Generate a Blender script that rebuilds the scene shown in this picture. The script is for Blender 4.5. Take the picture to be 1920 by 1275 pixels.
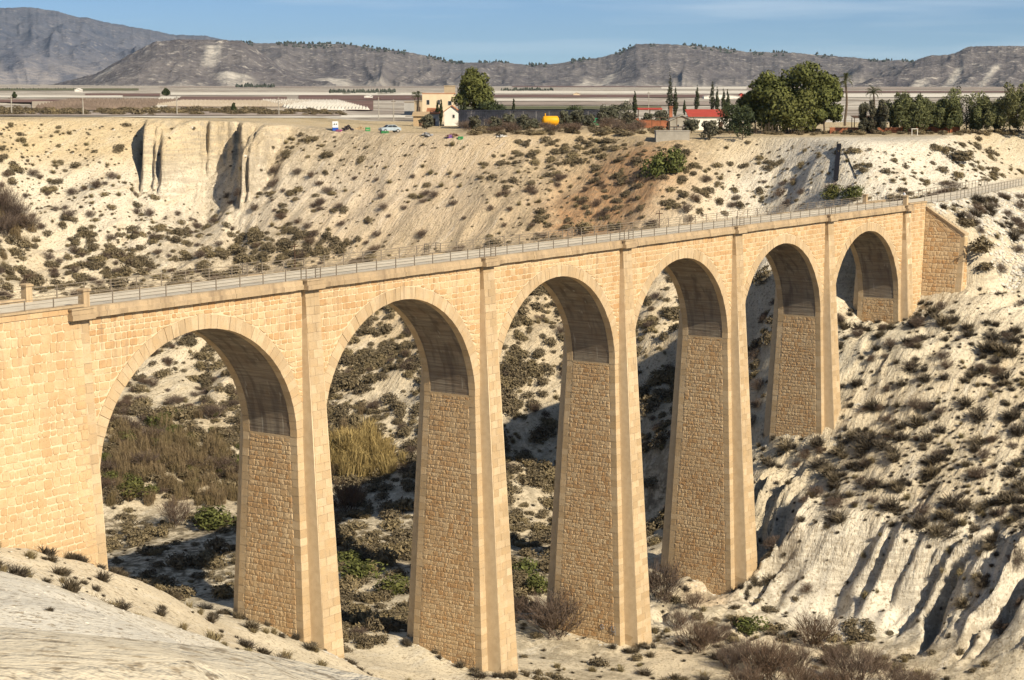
import bpy, bmesh, math, random
import numpy as np
from mathutils import Vector, Matrix
random.seed(7); RNG = np.random.default_rng(7)
for o in list(bpy.data.objects): bpy.data.objects.remove(o)
SC = bpy.context.scene
COL = SC.collection
# ------------------------------------------------------------------ camera, sky, sun, exposure
CAM = np.array([-79.9157, -87.8298, 12.6503]); YAW = 0.97241; PITCH = 0.13127; FPX = 3452.585
cam = bpy.data.cameras.new('camera'); cam_ob = bpy.data.objects.new('camera', cam); COL.objects.link(cam_ob)
cam.sensor_width = 36.0; cam.lens = FPX / 1920 * 36.0; cam.clip_start = 0.5; cam.clip_end = 40000
cam_ob.location = CAM; cam_ob.rotation_euler = (math.pi / 2 - PITCH, 0, -YAW)
SC.camera = cam_ob
SUN = Vector((-0.215, -1.0, 0.68)).normalized()            # towards the sun
SUN_EL = math.asin(SUN.z)
world = bpy.data.worlds.new('World'); SC.world = world; world.use_nodes = True
wn = world.node_tree.nodes; wl = world.node_tree.links; wn.clear()
w_out = wn.new('ShaderNodeOutputWorld'); w_bg = wn.new('ShaderNodeBackground'); w_sky = wn.new('ShaderNodeTexSky')
w_sky.sky_type = 'NISHITA'; w_sky.sun_disc = False
w_sky.sun_elevation = SUN_EL; w_sky.sun_rotation = math.atan2(SUN.x, SUN.y)
w_sky.altitude = 4000; w_sky.air_density = 0.9; w_sky.dust_density = 0.3; w_sky.ozone_density = 5.0
w_bg.inputs['Strength'].default_value = 0.066
# thin cirrus streaks, low over the horizon
w_tc = wn.new('ShaderNodeTexCoord'); w_map = wn.new('ShaderNodeMapping'); w_noi = wn.new('ShaderNodeTexNoise')
w_map.inputs['Scale'].default_value = (2.2, 2.2, 30.0)
w_noi.inputs['Scale'].default_value = 1.6; w_noi.inputs['Detail'].default_value = 5; w_noi.inputs['Roughness'].default_value = 0.5
w_ramp = wn.new('ShaderNodeValToRGB'); w_ramp.color_ramp.elements[0].position = 0.46; w_ramp.color_ramp.elements[1].position = 0.74
w_ramp.color_ramp.elements[0].color = (0, 0, 0, 1); w_ramp.color_ramp.elements[1].color = (0.55, 0.55, 0.55, 1)
w_mix = wn.new('ShaderNodeMix'); w_mix.data_type = 'RGBA'
wl.new(w_tc.outputs['Generated'], w_map.inputs['Vector']); wl.new(w_map.outputs['Vector'], w_noi.inputs['Vector'])
wl.new(w_noi.outputs['Fac'], w_ramp.inputs['Fac']); wl.new(w_ramp.outputs['Color'], w_mix.inputs['Factor'])
wl.new(w_sky.outputs['Color'], w_mix.inputs[6]); w_mix.inputs[7].default_value = (11.0, 12.0, 12.6, 1)
wl.new(w_mix.outputs[2], w_bg.inputs['Color']); wl.new(w_bg.outputs['Background'], w_out.inputs['Surface'])
sun = bpy.data.lights.new('sun', 'SUN'); sun.energy = 5.0; sun.angle = math.radians(0.5); sun.color = (1.0, 0.88, 0.68)
sun_ob = bpy.data.objects.new('sun', sun); COL.objects.link(sun_ob)
sun_ob.rotation_euler = SUN.to_track_quat('Z', 'Y').to_euler(); sun_ob.location = (0, -200, 200)
SC.view_settings.view_transform = 'Standard'; SC.view_settings.look = 'None'; SC.view_settings.gamma = 1.0
SC.view_settings.exposure = 0.40; SC.view_settings.use_curve_mapping = False
SC.cycles.max_bounces = 4; SC.cycles.diffuse_bounces = 1; SC.cycles.transparent_max_bounces = 4; SC.cycles.use_adaptive_sampling = True; SC.cycles.adaptive_threshold = 0.025

# ------------------------------------------------------------------ rays: where a feature of the place stands
_F = np.array([math.sin(YAW) * math.cos(PITCH), math.cos(YAW) * math.cos(PITCH), -math.sin(PITCH)])
_R = np.array([math.cos(YAW), -math.sin(YAW), 0.0]); _U = np.cross(_R, _F)
def ray(px, py):
    return _F + _R * (px - 960) / FPX - _U * (py - 637.5) / FPX
def at_range(px, py, r):
    d = ray(px, py); return CAM + d * (r / math.hypot(d[0], d[1]))
def at_z(px, py, z):
    d = ray(px, py); return CAM + d * ((z - CAM[2]) / d[2])
def project(p):
    d = np.asarray(p, float) - CAM; z = d @ _F
    return 960 + FPX * (d @ _R) / z, 637.5 - FPX * (d @ _U) / z, z

# ------------------------------------------------------------------ numpy noise
def _lat(seed, ix, iy):
    h = (ix.astype(np.int64) * 374761393 + iy.astype(np.int64) * 668265263 + seed * 974634551) & 0x7fffffff
    h = ((h ^ (h >> 13)) * 1274126177) & 0x7fffffff
    return ((h ^ (h >> 16)) & 0xffff) / 65535.0
def vnoise(x, y, s=0):
    x = np.asarray(x, float); y = np.asarray(y, float)
    ix = np.floor(x); iy = np.floor(y); fx = x - ix; fy = y - iy
    fx = fx * fx * fx * (fx * (fx * 6 - 15) + 10); fy = fy * fy * fy * (fy * (fy * 6 - 15) + 10)
    ix = ix.astype(np.int64); iy = iy.astype(np.int64)
    a = _lat(s, ix, iy); b = _lat(s, ix + 1, iy); c = _lat(s, ix, iy + 1); d = _lat(s, ix + 1, iy + 1)
    return (a * (1 - fx) + b * fx) * (1 - fy) + (c * (1 - fx) + d * fx) * fy
def fbm(x, y, s=0, o=4, g=0.5):
    t = 0; a = 1; n = 0
    for i in range(o):
        t = t + a * vnoise(x * 2 ** i + 17.3 * i, y * 2 ** i - 9.1 * i, s + i); n += a; a *= g
    return t / n
def ridge(x, y, s=0, o=3, g=0.5):
    t = 0; a = 1; n = 0
    for i in range(o):
        v = 1 - np.abs(2 * vnoise(x * 2 ** i + 3.7 * i, y * 2 ** i + 5.3 * i, s + i) - 1)
        t = t + a * v * v; n += a; a *= g
    return t / n
def sstep(a, b, x):
    t = np.clip((np.asarray(x, float) - a) / (b - a), 0, 1); return t * t * (3 - 2 * t)

# ------------------------------------------------------------------ object helpers
def tag(o, label=None, cat=None, group=None, kind=None):
    if label: o['label'] = label
    if cat: o['category'] = cat
    if group: o['group'] = group
    if kind: o['kind'] = kind
    return o
def empty(name, loc=(0, 0, 0), rz=0.0, label=None, cat=None, group=None):
    o = bpy.data.objects.new(name, None); o.empty_display_size = 0.5; COL.objects.link(o)
    o.location = loc; o.rotation_euler = (0, 0, rz)
    return tag(o, label, cat, group)
class MB:
    """collects polygons; build() links them as ONE mesh object"""
    def __init__(s): s.v = []; s.f = []; s.t = []; s.m = []
    def poly(s, pts, tint=0.5, mat=0):
        b = len(s.v); s.v.extend([tuple(map(float, p)) for p in pts]); s.t.extend([tint] * len(pts))
        s.f.append(tuple(range(b, b + len(pts)))); s.m.append(mat)
    def mesh(s, pts, faces, tint=0.5, mat=0):
        b = len(s.v); s.v.extend([tuple(map(float, p)) for p in pts]); s.t.extend([tint] * len(pts))
        for f in faces: s.f.append(tuple(b + i for i in f)); s.m.append(mat)
    def hexa(s, c, tint=0.5, mat=0):
        # c: 8 corners, 0-3 bottom ring (ccw from above), 4-7 top ring
        s.mesh(c, [(3, 2, 1, 0), (4, 5, 6, 7), (0, 1, 5, 4), (1, 2, 6, 5), (2, 3, 7, 6), (3, 0, 4, 7)], tint, mat)
    def box(s, x0, x1, y0, y1, z0, z1, tint=0.5, mat=0):
        s.hexa([(x0, y0, z0), (x1, y0, z0), (x1, y1, z0), (x0, y1, z0), (x0, y0, z1), (x1, y0, z1), (x1, y1, z1), (x0, y1, z1)], tint, mat)
    def tube(s, p, q, r0, r1=None, n=6, tint=0.5, mat=0, cap=True):
        p = Vector(p); q = Vector(q); r1 = r0 if r1 is None else r1
        d = (q - p); L = d.length
        if L < 1e-6: return
        d /= L; a = d.orthogonal().normalized(); b = d.cross(a)
        pts = []
        for c, r in ((p, r0), (q, r1)):
            for i in range(n):
                t = 2 * math.pi * i / n; pts.append(c + a * (math.cos(t) * r) + b * (math.sin(t) * r))
        fs = [(i, (i + 1) % n, n + (i + 1) % n, n + i) for i in range(n)]
        if cap: fs += [tuple(range(n - 1, -1, -1)), tuple(range(n, 2 * n))]
        s.mesh(pts, fs, tint, mat)
    def lathe(s, prof, c=(0, 0, 0), n=12, tint=0.5, mat=0):
        pts = []; fs = []
        for (r, z) in prof:
            for i in range(n):
                t = 2 * math.pi * i / n; pts.append((c[0] + r * math.cos(t), c[1] + r * math.sin(t), c[2] + z))
        for j in range(len(prof) - 1):
            for i in range(n):
                fs.append((j * n + i, j * n + (i + 1) % n, (j + 1) * n + (i + 1) % n, (j + 1) * n + i))
        fs.append(tuple(range(n - 1, -1, -1))); fs.append(tuple((len(prof) - 1) * n + i for i in range(n)))
        s.mesh(pts, fs, tint, mat)
    def to_mesh(s, name, mats):
        me = bpy.data.meshes.new(name); me.from_pydata(s.v, [], s.f)
        at = me.attributes.new('tint', 'FLOAT', 'POINT'); at.data.foreach_set('value', np.array(s.t, np.float32))
        if not isinstance(mats, (list, tuple)): mats = [mats]
        for m in mats: me.materials.append(m)
        if len(mats) > 1: me.polygons.foreach_set('material_index', np.array(s.m, np.int32))
        me.update(); return me
    def build(s, name, mats, parent=None, smooth=False):
        me = s.to_mesh(name, mats); o = bpy.data.objects.new(name, me); COL.objects.link(o)
        if parent is not None: o.parent = parent
        if smooth: me.polygons.foreach_set('use_smooth', np.ones(len(me.polygons), bool))
        return o

# ------------------------------------------------------------------ materials
class NT:
    def __init__(s, name, rough=0.9, spec=0.15):
        s.m = bpy.data.materials.new(name); s.m.use_nodes = True; s.n = s.m.node_tree.nodes; s.l = s.m.node_tree.links
        s.b = s.n['Principled BSDF']; s.b.inputs['Roughness'].default_value = rough; s.b.inputs['Specular IOR Level'].default_value = spec
        g = s.n.new('ShaderNodeNewGeometry'); s.pos = g.outputs['Position']; s.nor = g.outputs['Normal']
    def noise(s, scale, detail=4, rough=0.55, vec=None, dist=0.0, stretch=None):
        n = s.n.new('ShaderNodeTexNoise'); n.inputs['Scale'].default_value = scale; n.inputs['Detail'].default_value = detail
        n.inputs['Roughness'].default_value = rough; n.inputs['Distortion'].default_value = dist
        v = vec or s.pos
        if stretch:
            mp = s.n.new('ShaderNodeMapping'); mp.inputs['Scale'].default_value = stretch; s.l.new(v, mp.inputs['Vector']); v = mp.outputs['Vector']
        s.l.new(v, n.inputs['Vector']); return n.outputs['Fac']
    def voro(s, scale, feature='F1', out='Distance', vec=None, stretch=None):
        n = s.n.new('ShaderNodeTexVoronoi'); n.feature = feature; n.inputs['Scale'].default_value = scale
        v = vec or s.pos
        if stretch:
            mp = s.n.new('ShaderNodeMapping'); mp.inputs['Scale'].default_value = stretch; s.l.new(v, mp.inputs['Vector']); v = mp.outputs['Vector']
        s.l.new(v, n.inputs['Vector']); return n.outputs[out]
    def ramp(s, fac, stops, interp='LINEAR'):
        r = s.n.new('ShaderNodeValToRGB'); cr = r.color_ramp; cr.interpolation = interp
        while len(cr.elements) < len(stops): cr.elements.new(0.5)
        for e, (p, c) in zip(cr.elements, stops):
            e.position = p; e.color = (c, c, c, 1) if isinstance(c, (int, float)) else (*c, 1)
        s.l.new(fac, r.inputs['Fac']); return r.outputs['Color']
    def mix(s, fac, a, b, mode='MIX'):
        n = s.n.new('ShaderNodeMix'); n.data_type = 'RGBA'; n.blend_type = mode
        for sock, v in ((n.inputs['Factor'], fac), (n.inputs[6], a), (n.inputs[7], b)):
            if hasattr(v, 'links'): s.l.new(v, sock)
            elif isinstance(v, (int, float)): sock.default_value = v if sock is n.inputs['Factor'] else (v, v, v, 1)
            else: sock.default_value = (*v, 1)
        return n.outputs[2]
    def math(s, op, a, b=0.0):
        n = s.n.new('ShaderNodeMath'); n.operation = op
        for sock, v in zip(n.inputs, (a, b)):
            if hasattr(v, 'links'): s.l.new(v, sock)
            else: sock.default_value = v
        return n.outputs[0]
    def attr(s, name, out='Fac'):
        n = s.n.new('ShaderNodeAttribute'); n.attribute_name = name; return n.outputs[out]
    def rnd(s):
        return s.n.new('ShaderNodeObjectInfo').outputs['Random']
    def bump(s, h, strength=0.5, dist=0.05, prev=None):
        n = s.n.new('ShaderNodeBump'); n.inputs['Strength'].default_value = strength; n.inputs['Distance'].default_value = dist
        s.l.new(h, n.inputs['Height'])
        if prev is not None: s.l.new(prev, n.inputs['Normal'])
        return n.outputs['Normal']
    def done(s, color, normal=None):
        if hasattr(color, 'links'): s.l.new(color, s.b.inputs['Base Color'])
        else: s.b.inputs['Base Color'].default_value = (*color, 1)
        if normal is not None: s.l.new(normal, s.b.inputs['Normal'])
        return s.m
def plain(name, col, rough=0.8, var=0.15, scale=3.0, metal=0.0, bump=0.0, tint=0.0):
    t = NT(name, rough); t.b.inputs['Metallic'].default_value = metal
    n = t.noise(scale, 4)
    c = t.mix(t.ramp(n, [(0.3, 0.0), (0.7, 1.0)]), tuple(x * (1 - var) for x in col), tuple(min(1, x * (1 + var)) for x in col))
    if tint: c = t.mix(t.math('MULTIPLY', t.attr('tint'), tint), c, (0, 0, 0))
    return t.done(c, t.bump(t.noise(scale * 8, 3), bump, 0.02) if bump else None)

# ------------------------------------------------------------------ terrain: gorge, plateau and plain as one sheet
S_SPAN = 22.5
RIM = [(-400, 222, 318), (-160, 222, 318), (0, 222, 330), (200, 222, 335), (400, 227, 336), (560, 236, 328), (700, 250, 320), (850, 256, 312), (1000, 252, 312), (1150, 248, 312),
       (1240, 262, 302), (1430, 256, 305), (1590, 262, 290), (1750, 259, 300), (1900, 250, 320), (2060, 250, 330), (2400, 250, 340)]
_rt = np.array([(ray(px, py) @ _R) / (ray(px, py) @ np.array([math.sin(YAW), math.cos(YAW), 0])) for px, py, r in RIM])
_rr = np.array([r for _, _, r in RIM], float); _rz = np.array([at_range(px, py, r)[2] for px, py, r in RIM])
def plain_z(x, y):
    # gravel plain beyond the rim: rises very gently towards the hills
    fw = (np.asarray(x, float) - CAM[0]) * math.sin(YAW) + (np.asarray(y, float) - CAM[1]) * math.cos(YAW)
    lat = (np.asarray(x, float) - CAM[0]) * math.cos(YAW) - (np.asarray(y, float) - CAM[1]) * math.sin(YAW)
    r = np.hypot(fw, lat); t = lat / np.maximum(fw, 1.0)
    return np.interp(t, _rt, _rz) + 0.0075 * (np.clip(r, 120, 7000) - np.interp(t, _rt, _rr))
CP = []
COLS = [  # column, then (row, steepness of the slope down to it)
    (-160, [(330, .6), (420, .6), (480, .6), (530, .33), (600, .33)]),
    (0, [(330, .6), (420, .6), (485, .6), (530, .33), (560, .33), (700, .33)]),
    (200, [(300, .6), (400, .62), (490, .6), (540, .33), (640, .33), (780, .33), (890, .33)]),
    (400, [(300, .62), (400, .62), (480, .55), (520, .4), (620, .36), (760, .36), (880, .36)]),
    (560, [(300, .65), (400, .62), (470, .6), (640, .42), (780, .38), (880, .36)]),
    (700, [(350, .68), (470, .64), (620, .45), (760, .42), (880, .42)]),
    (850, [(350, .66), (450, .62), (600, .5), (720, .45), (880, .42)]),
    (1000, [(350, .5), (430, .5), (600, .55), (780, .55), (950, .5)]),
    (1150, [(350, .46), (420, .5), (560, .6), (700, .6), (860, .62), (1000, .62)]),
    (1240, [(320, .45), (400, .5), (540, .6), (650, .6), (800, .65), (980, .8)]),
    (1430, [(330, .66), (390, .6), (500, .6), (640, .6), (780, .6)]),
    (1590, [(330, .6), (385, .6), (520, .7), (600, .7)]),
    (1750, [(320, .55), (345, .5)]),
    (1900, [(290, .55), (322, .5)]),
    (2060, [(290, .5), (318, .5)]),
]
for px, segs in COLS:
    pr, r = [(b_, c_) for a_, b_, c_ in RIM if a_ == px][0]
    p = at_range(px, pr, r); CP.append(tuple(p)); z0, r0 = p[2], r
    q = at_range(px, pr, r + 26); CP.append((q[0], q[1], p[2] + 15)); q = at_range(px, pr, r + 70); CP.append((q[0], q[1], p[2] + 30))
    for py, m in segs:
        d = ray(px, py); t = -d[2] / math.hypot(d[0], d[1])
        r = (CAM[2] - z0 + m * r0) / (m + t); p = at_range(px, py, r); CP.append(tuple(p)); z0, r0 = p[2], r
for px, py, z in [(250, 960, -38), (420, 985, -38.2), (700, 960, -38.3), (700, 1060, -38), (240, 1040, -37.6), (1000, 1060, -38.6), (1000, 1240, -38.6),
                  (1000, 1150, -38.8), (1300, 1150, -39), (1300, 1260, -39.3), (1480, 1200, -39.3), (1600, 1270, -39.8), (1180, 1030, -38.4),
                  (1440, 1092, -38.4), (1560, 1138, -38.9), (1680, 1195, -39.5), (1790, 1250, -40), (1900, 1300, -40.2)]:
    CP.append(tuple(at_z(px, py, z)))
for px, py, r in [(1850, 535, 238), (1900, 560, 237), (1750, 600, 227), (1650, 640, 222), (1800, 700, 213), (1920, 700, 214), (1920, 850, 200), (1800, 850, 201),
                  (1650, 800, 206), (1700, 940, 193), (1850, 1000, 187), (1920, 1020, 185), (1560, 890, 201), (1490, 980, 191),
                  (100, 1120, 94), (250, 1130, 106), (380, 1160, 116), (300, 1185, 99), (450, 1215, 113), (560, 1250, 122), (700, 1262, 137), (850, 1275, 145),
                  (60, 1060, 100), (0, 1062, 84), (250, 1156, 86), (400, 1216, 88), (540, 1268, 100),
                  (0, 1078, 70), (250, 1168, 61), (540, 1278, 52), (0, 1275, 47), (250, 1275, 48), (-200, 1100, 60), (700, 1500, 46), (700, 1400, 60), (700, 1330, 90)]:
    CP.append(tuple(at_range(px, py, r)))
CP += [(22, -2, -27.4), (22, 7, -26.0), (45, -3, -36.2), (45, 8, -34.6), (67, -3, -38.9), (67, 8, -38.4), (90, -3, -37.9), (89, 8, -38), (110, -3, -25.4), (111, 7, -26.4),
       (133.5, -2, -15.2), (134, 7, -15.8), (1.4, -1.5, -17.2), (-7, -1.5, -13.8), (-20, -2, -8.5), (-40, -2, -3), (8, 4, -21.5), (12, 8, -24), (0, 12, -20), (30, 20, -33),
       (140, -7, -10.5), (139, -2, -12.6), (146, -8, -9.0), (160, -16, -6), (150, -30, -12), (160, -60, -10), (120, -60, -28), (130, -100, -30),
       (-80, -88, 11.0), (-95, -88, 12), (-75, -110, 10), (-90, -60, 8), (-70, -76, 8.2), (-60, -90, 6), (-60, -68, 4.0), (-40, -95, -4), (0, -90, -20), (40, -60, -38), (40, -110, -39), (85, -70, -40.2), (80, -110, -41),
       (-60, 0, 2), (-60, 60, 4), (-20, 60, -10), (20, 60, -30), (40, 60, -37.5), (30, 110, -34), (60, 110, -38), (-20, 120, -14), (20, 170, -30), (80, 170, -37), (60, 240, -30), (-40, 200, 2),
       (130, 250, -28), (-100, 300, 5), (60, 330, -24), (160, 330, -22), (230, 400, -10), (145, 2.6, -0.8), (150, 2.6, -0.8), (141, 9, -2), (135, 13, -6), (128, 10, -13)]
CP = np.array(CP)
_c2 = 5.0 ** 2
def _ker(a, b):
    d = (a[:, None, 0] - b[None, :, 0]) ** 2 + (a[:, None, 1] - b[None, :, 1]) ** 2
    return np.sqrt(d + _c2)
_n = len(CP); _A = np.zeros((_n + 3, _n + 3)); _A[:_n, :_n] = _ker(CP, CP) - np.eye(_n) * 0.6
_A[:_n, _n:] = np.c_[np.ones(_n), CP[:, 0] / 100, CP[:, 1] / 100]; _A[_n:, :_n] = _A[:_n, _n:].T
_W = np.linalg.solve(_A, np.r_[CP[:, 2], 0, 0, 0])
def rbf(x, y):
    sh = x.shape; q = np.c_[x.ravel(), y.ravel()]; out = np.empty(len(q))
    for i in range(0, len(q), 20000):
        b = q[i:i + 20000]
        out[i:i + 20000] = _ker(b, CP) @ _W[:_n] + _W[_n] + b[:, 0] / 100 * _W[_n + 1] + b[:, 1] / 100 * _W[_n + 2]
    return out.reshape(sh)
# track beyond the right abutment (centre line, level -0.6)
_tn = [at_z(px, py, -0.62)[:2] for px, py in ((1738, 385), (1790, 374), (1850, 361.5), (1915, 347.5), (1990, 332))]
TRACK = [(132.0, 2.6), (141.0, 2.6)]
for i in range(1, len(_tn)):
    d = _tn[i] - _tn[i - 1]; d = d / np.hypot(*d); nrm = np.array([-d[1], d[0]])
    TRACK.append(tuple(_tn[i] + nrm * 2.4))
TRACK = np.array(TRACK)
def track_dist(x, y):
    best = np.full(np.shape(x), 1e9)
    for (a, b) in zip(TRACK[:-1], TRACK[1:]):
        d = b - a; t = np.clip(((x - a[0]) * d[0] + (y - a[1]) * d[1]) / (d @ d), 0, 1)
        best = np.minimum(best, np.hypot(x - a[0] - t * d[0], y - a[1] - t * d[1]))
    return best
CLIFF_C = at_range(385, 300, 322)          # head of the eroded cliff in the far bank
def height(x, y):
    x = np.asarray(x, float); y = np.asarray(y, float); sh = x.shape
    x = x.ravel(); y = y.ravel()
    pz = plain_z(x, y)
    core = (x > -140) & (x < 420) & (y > -150) & (y < 480)
    h = pz.copy(); xc = x[core]; yc = y[core]
    s = rbf(xc, yc)
    pxx, pyy, dep = _pp(xc, yc, s)
    # vertical cliff bite in the far bank
    fx, fy = xc - CLIFF_C[0], yc - CLIFF_C[1]
    ux = fx * _R[0] + fy * _R[1]; uf = fx * math.sin(YAW) + fy * math.cos(YAW)       # across / away
    # steepen: terrace the slope around the cliff band
    cp_ = ux * FPX / 322 + 385
    wob = 2.6 * (vnoise(ux / 3.4, ux * 0 + 3, 31) - .5) + 3.0 * (np.abs(2 * vnoise(ux / 1.1, uf / 30, 32) - 1) - .5) + 1.2 * (vnoise(ux / .6, uf / 9, 33) - .5)
    nose = np.interp(cp_, [225, 262, 272, 290, 300, 318, 332, 350, 372, 400, 420, 440, 449, 460, 474, 488, 502, 518, 545], [8, 7, -2.5, -.5, -1.8, -3.0, -1.0, 4.0, 7.5, 8.5, 9.5, 9.5, -2.0, -5.0, -4.5, -1.0, 2.0, 5, 10])
    edge = uf - (nose + wob * .7)
    mask = sstep(252, 272, cp_) * (1 - sstep(500, 535, cp_))
    led = edge + 1.2 * (vnoise(ux / 2.2, uf / 3, 38) - .5)
    lift = 5.6 * (.62 * sstep(-.5, .5, edge) + .24 * sstep(-2.4, -1.5, led) + .14 * sstep(1.6, 2.4, led)) * (1 - sstep(3, 17, edge)) * mask
    cut = 1.6 * (1 - sstep(-0.8, 0.5, edge)) * sstep(-26, -2, edge) * mask
    s = s + lift - cut - 4.2 * np.exp(-((cp_ - 392) / 46) ** 2) * np.exp(-((uf + 4) / 9.0) ** 2) + 1.6 * mask * (ridge(ux / 2.6, uf / 20, 36, 3) - .5) * (1 - sstep(-1, 1, edge)) * sstep(-24, -8, edge)
    # slope relief
    rim = sstep(0.5, 6, pz[core] - s)
    tdist = track_dist(xc, yc)
    hw = sstep(60, 100, xc) * (1 - sstep(165, 190, xc)) * (1 - sstep(-2, 14, yc))    # eroded right hillside
    floor = 1 - sstep(-37.8, -34, s)
    near = 1 - sstep(55, 95, np.hypot(xc - CAM[0], yc - CAM[1]))
    rel = 2.4 * (fbm(xc / 26, yc / 26, 3, 4) - .5) + 1.0 * (fbm(xc / 6.5, yc / 6.5, 9, 3) - .5)
    far = sstep(10, 40, yc) 
    # gullies run straight down the banks (towards -x)
    gx = xc * 0.11 + 1.2 * vnoise(xc / 9, yc / 9, 40); 
    gul = ridge(yc / 11.0 + .55 * (vnoise(xc / 16, yc / 16, 41) - .5) * 2, xc / 70.0, 42, 3)
    s = s + rim * (1 - floor) * (1 - .6 * near) * (rel * (1 + .4 * far) + far * (3.0 * (ridge((yc - .55 * xc) / 34.0, xc / 120.0, 48, 2) - .5) + 1.2 * (gul - .45) + .9 * (ridge(yc / 4.2 + .5 * vnoise(xc / 6, yc / 6, 46), xc / 22.0, 47, 3) - .5)))
    tt = np.clip((s + 39.8) / 9.5, 0, 1); s = np.where((tt > 0) & (tt < 1), s * (1 - hw) + hw * (-39.8 + 9.5 * (.25 * tt + .75 * tt * tt * (3 - 2 * tt))), s)
    foot = hw * sstep(-40.2, -38.6, s) * (1 - sstep(-33.5, -28.5, s + 3 * (vnoise(xc / 5, yc / 5, 57) - .5)))
    yy = yc + .35 * (xc - 86) * 0.55 + 3.4 * (vnoise(xc / 6, yc / 6, 50) - .5) + 1.5 * (vnoise(xc / 2.6, yc / 2.6, 59) - .5)
    g1 = np.abs(2 * vnoise(yy / 4.6, xc / 60, 51) - 1); g2 = np.abs(2 * vnoise(yy / 1.9, xc / 20, 52) - 1); g3 = np.abs(2 * vnoise(yy / 9.0, xc / 90, 53) - 1)
    notch = (1 - sstep(.0, .22, g1)) * 1.7 + (1 - sstep(0, .26, g2)) * .8 + (1 - sstep(.0, .22, g3)) * 2.0
    rib = lambda w_, l_, sd: 1 - np.abs(2 * vnoise(yy / w_ + .3 * vnoise(xc / 3, yc / 3, sd + 5), xc / l_, sd) - 1)
    ribs = 2.2 * (rib(4.4, 24, 54) - .5) + 1.7 * (rib(2.0, 13, 55) - .5) + .9 * (rib(1.0, 7, 56) - .5)
    s = s - foot * (.45 + 1.1 * vnoise(yc / 11, xc / 30, 61)) * (notch - 1.0 - ribs)
    up = hw * sstep(-34, -28, s)
    s = s - up * ((1 - sstep(0, .3, g1)) * .35 + (1 - sstep(0, .3, g2)) * .22) + up * (1.3 * (fbm(xc / 8, yc / 8, 58, 3) - .5) + .45 * (rib(2.1, 14, 55) - .5) + .3 * (rib(1.0, 7, 56) - .5))
    s = s + .42 * (fbm(xc / 2.2, yc / 2.2, 60, 3) - .5) * (1 - .3 * near) * (1 + .5 * hw)
    s = s + floor * (.9 * (fbm(xc / 9, yc / 9, 71, 3) - .5))
    # plateau cap, slightly rounded edge
    cap = pz[core] + .35 * (fbm(xc / 12, yc / 12, 77, 3) - .5) + 0.5 * (fbm(xc / 40, yc / 40, 78, 2) - .5)
    k = 1.0; hh = np.clip(.5 + .5 * (cap - s) / k, 0, 1); s = cap * (1 - hh) + s * hh - k * hh * (1 - hh)
    # track bed
    bed = -0.66
    bank = bed - np.maximum(0, tdist - 2.9) * .62 - np.where(yc < 0, np.maximum(0, tdist - 8.2) * (1.4 * (1 - sstep(143, 160, xc))), 0); cutb = bed + np.maximum(0, tdist - 3.2) * .7
    on = (xc > 140.6) 
    s2 = np.minimum(np.maximum(s, bank), cutb); s = np.where(on, s2, s)
    # keep the ground out of the arch openings, under the deck and inside the wing wall
    e = np.minimum.reduce([sstep(0, 60, xc + 140), sstep(0, 60, 420 - xc), sstep(0, 40, yc + 150), sstep(0, 60, 480 - yc)])
    h[core] = s * e + pz[core] * (1 - e)
    # west of the camera hill and behind it just roll on
    return h.reshape(sh)
def _pp(x, y, z):
    d = np.stack([x - CAM[0], y - CAM[1], z - CAM[2]], -1); dz = d @ _F
    return 960 + FPX * (d @ _R) / dz, 637.5 - FPX * (d @ _U) / dz, dz
def axis(lo, hi, step, fine=None):
    out = [lo]
    while out[-1] < hi:
        st = step
        for f in fine or ():
            if f[0] < out[-1] < f[1]: st = f[2]
        out.append(out[-1] + st)
    a = out; g = step
    up = []; v = a[-1]
    while v < 14000: g *= 1.07; v += g; up.append(v)
    g = step; dn = []; v = a[0]
    while v > -3000: g *= 1.12; v -= g; dn.append(v)
    return np.array(dn[::-1] + a + up)
GX = axis(-52, 240, 0.62, ((80, 124, 0.36), (CLIFF_C[0] - 12, CLIFF_C[0] + 14, .33))); GY = axis(-52, 275, 0.62, ((-36, 4, 0.30), (CLIFF_C[1] - 16, CLIFF_C[1] + 16, .33)))
gx, gy = np.meshgrid(GX, GY)
GZ = height(gx, gy)
def ground_z(x, y):
    """bilinear height of the built ground"""
    x = np.atleast_1d(np.asarray(x, float)); y = np.atleast_1d(np.asarray(y, float))
    i = np.clip(np.searchsorted(GX, x) - 1, 0, len(GX) - 2); j = np.clip(np.searchsorted(GY, y) - 1, 0, len(GY) - 2)
    fx = (x - GX[i]) / (GX[i + 1] - GX[i]); fy = (y - GY[j]) / (GY[j + 1] - GY[j])
    return (GZ[j, i] * (1 - fx) + GZ[j, i + 1] * fx) * (1 - fy) + (GZ[j + 1, i] * (1 - fx) + GZ[j + 1, i + 1] * fx) * fy
def gz(x, y): return float(ground_z(x, y)[0])
def hit(px, py, rmin=40.0, rmax=9000.0):
    """first ground point seen along a direction from the camera"""
    d = ray(px, py); d = d / math.hypot(d[0], d[1])
    n = 4000; r = rmin * (rmax / rmin) ** (np.arange(n) / (n - 1))
    p = CAM[None] + d[None] * r[:, None]; below = p[:, 2] < ground_z(p[:, 0], p[:, 1])
    i = int(np.argmax(below)) if below.any() else n - 1
    lo, hi = r[max(i - 1, 0)], r[i]
    for _ in range(20):
        m = (lo + hi) / 2; q = CAM + d * m
        if q[2] < gz(q[0], q[1]): hi = m
        else: lo = m
    q = CAM + d * hi; return np.array([q[0], q[1], gz(q[0], q[1])])

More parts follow.
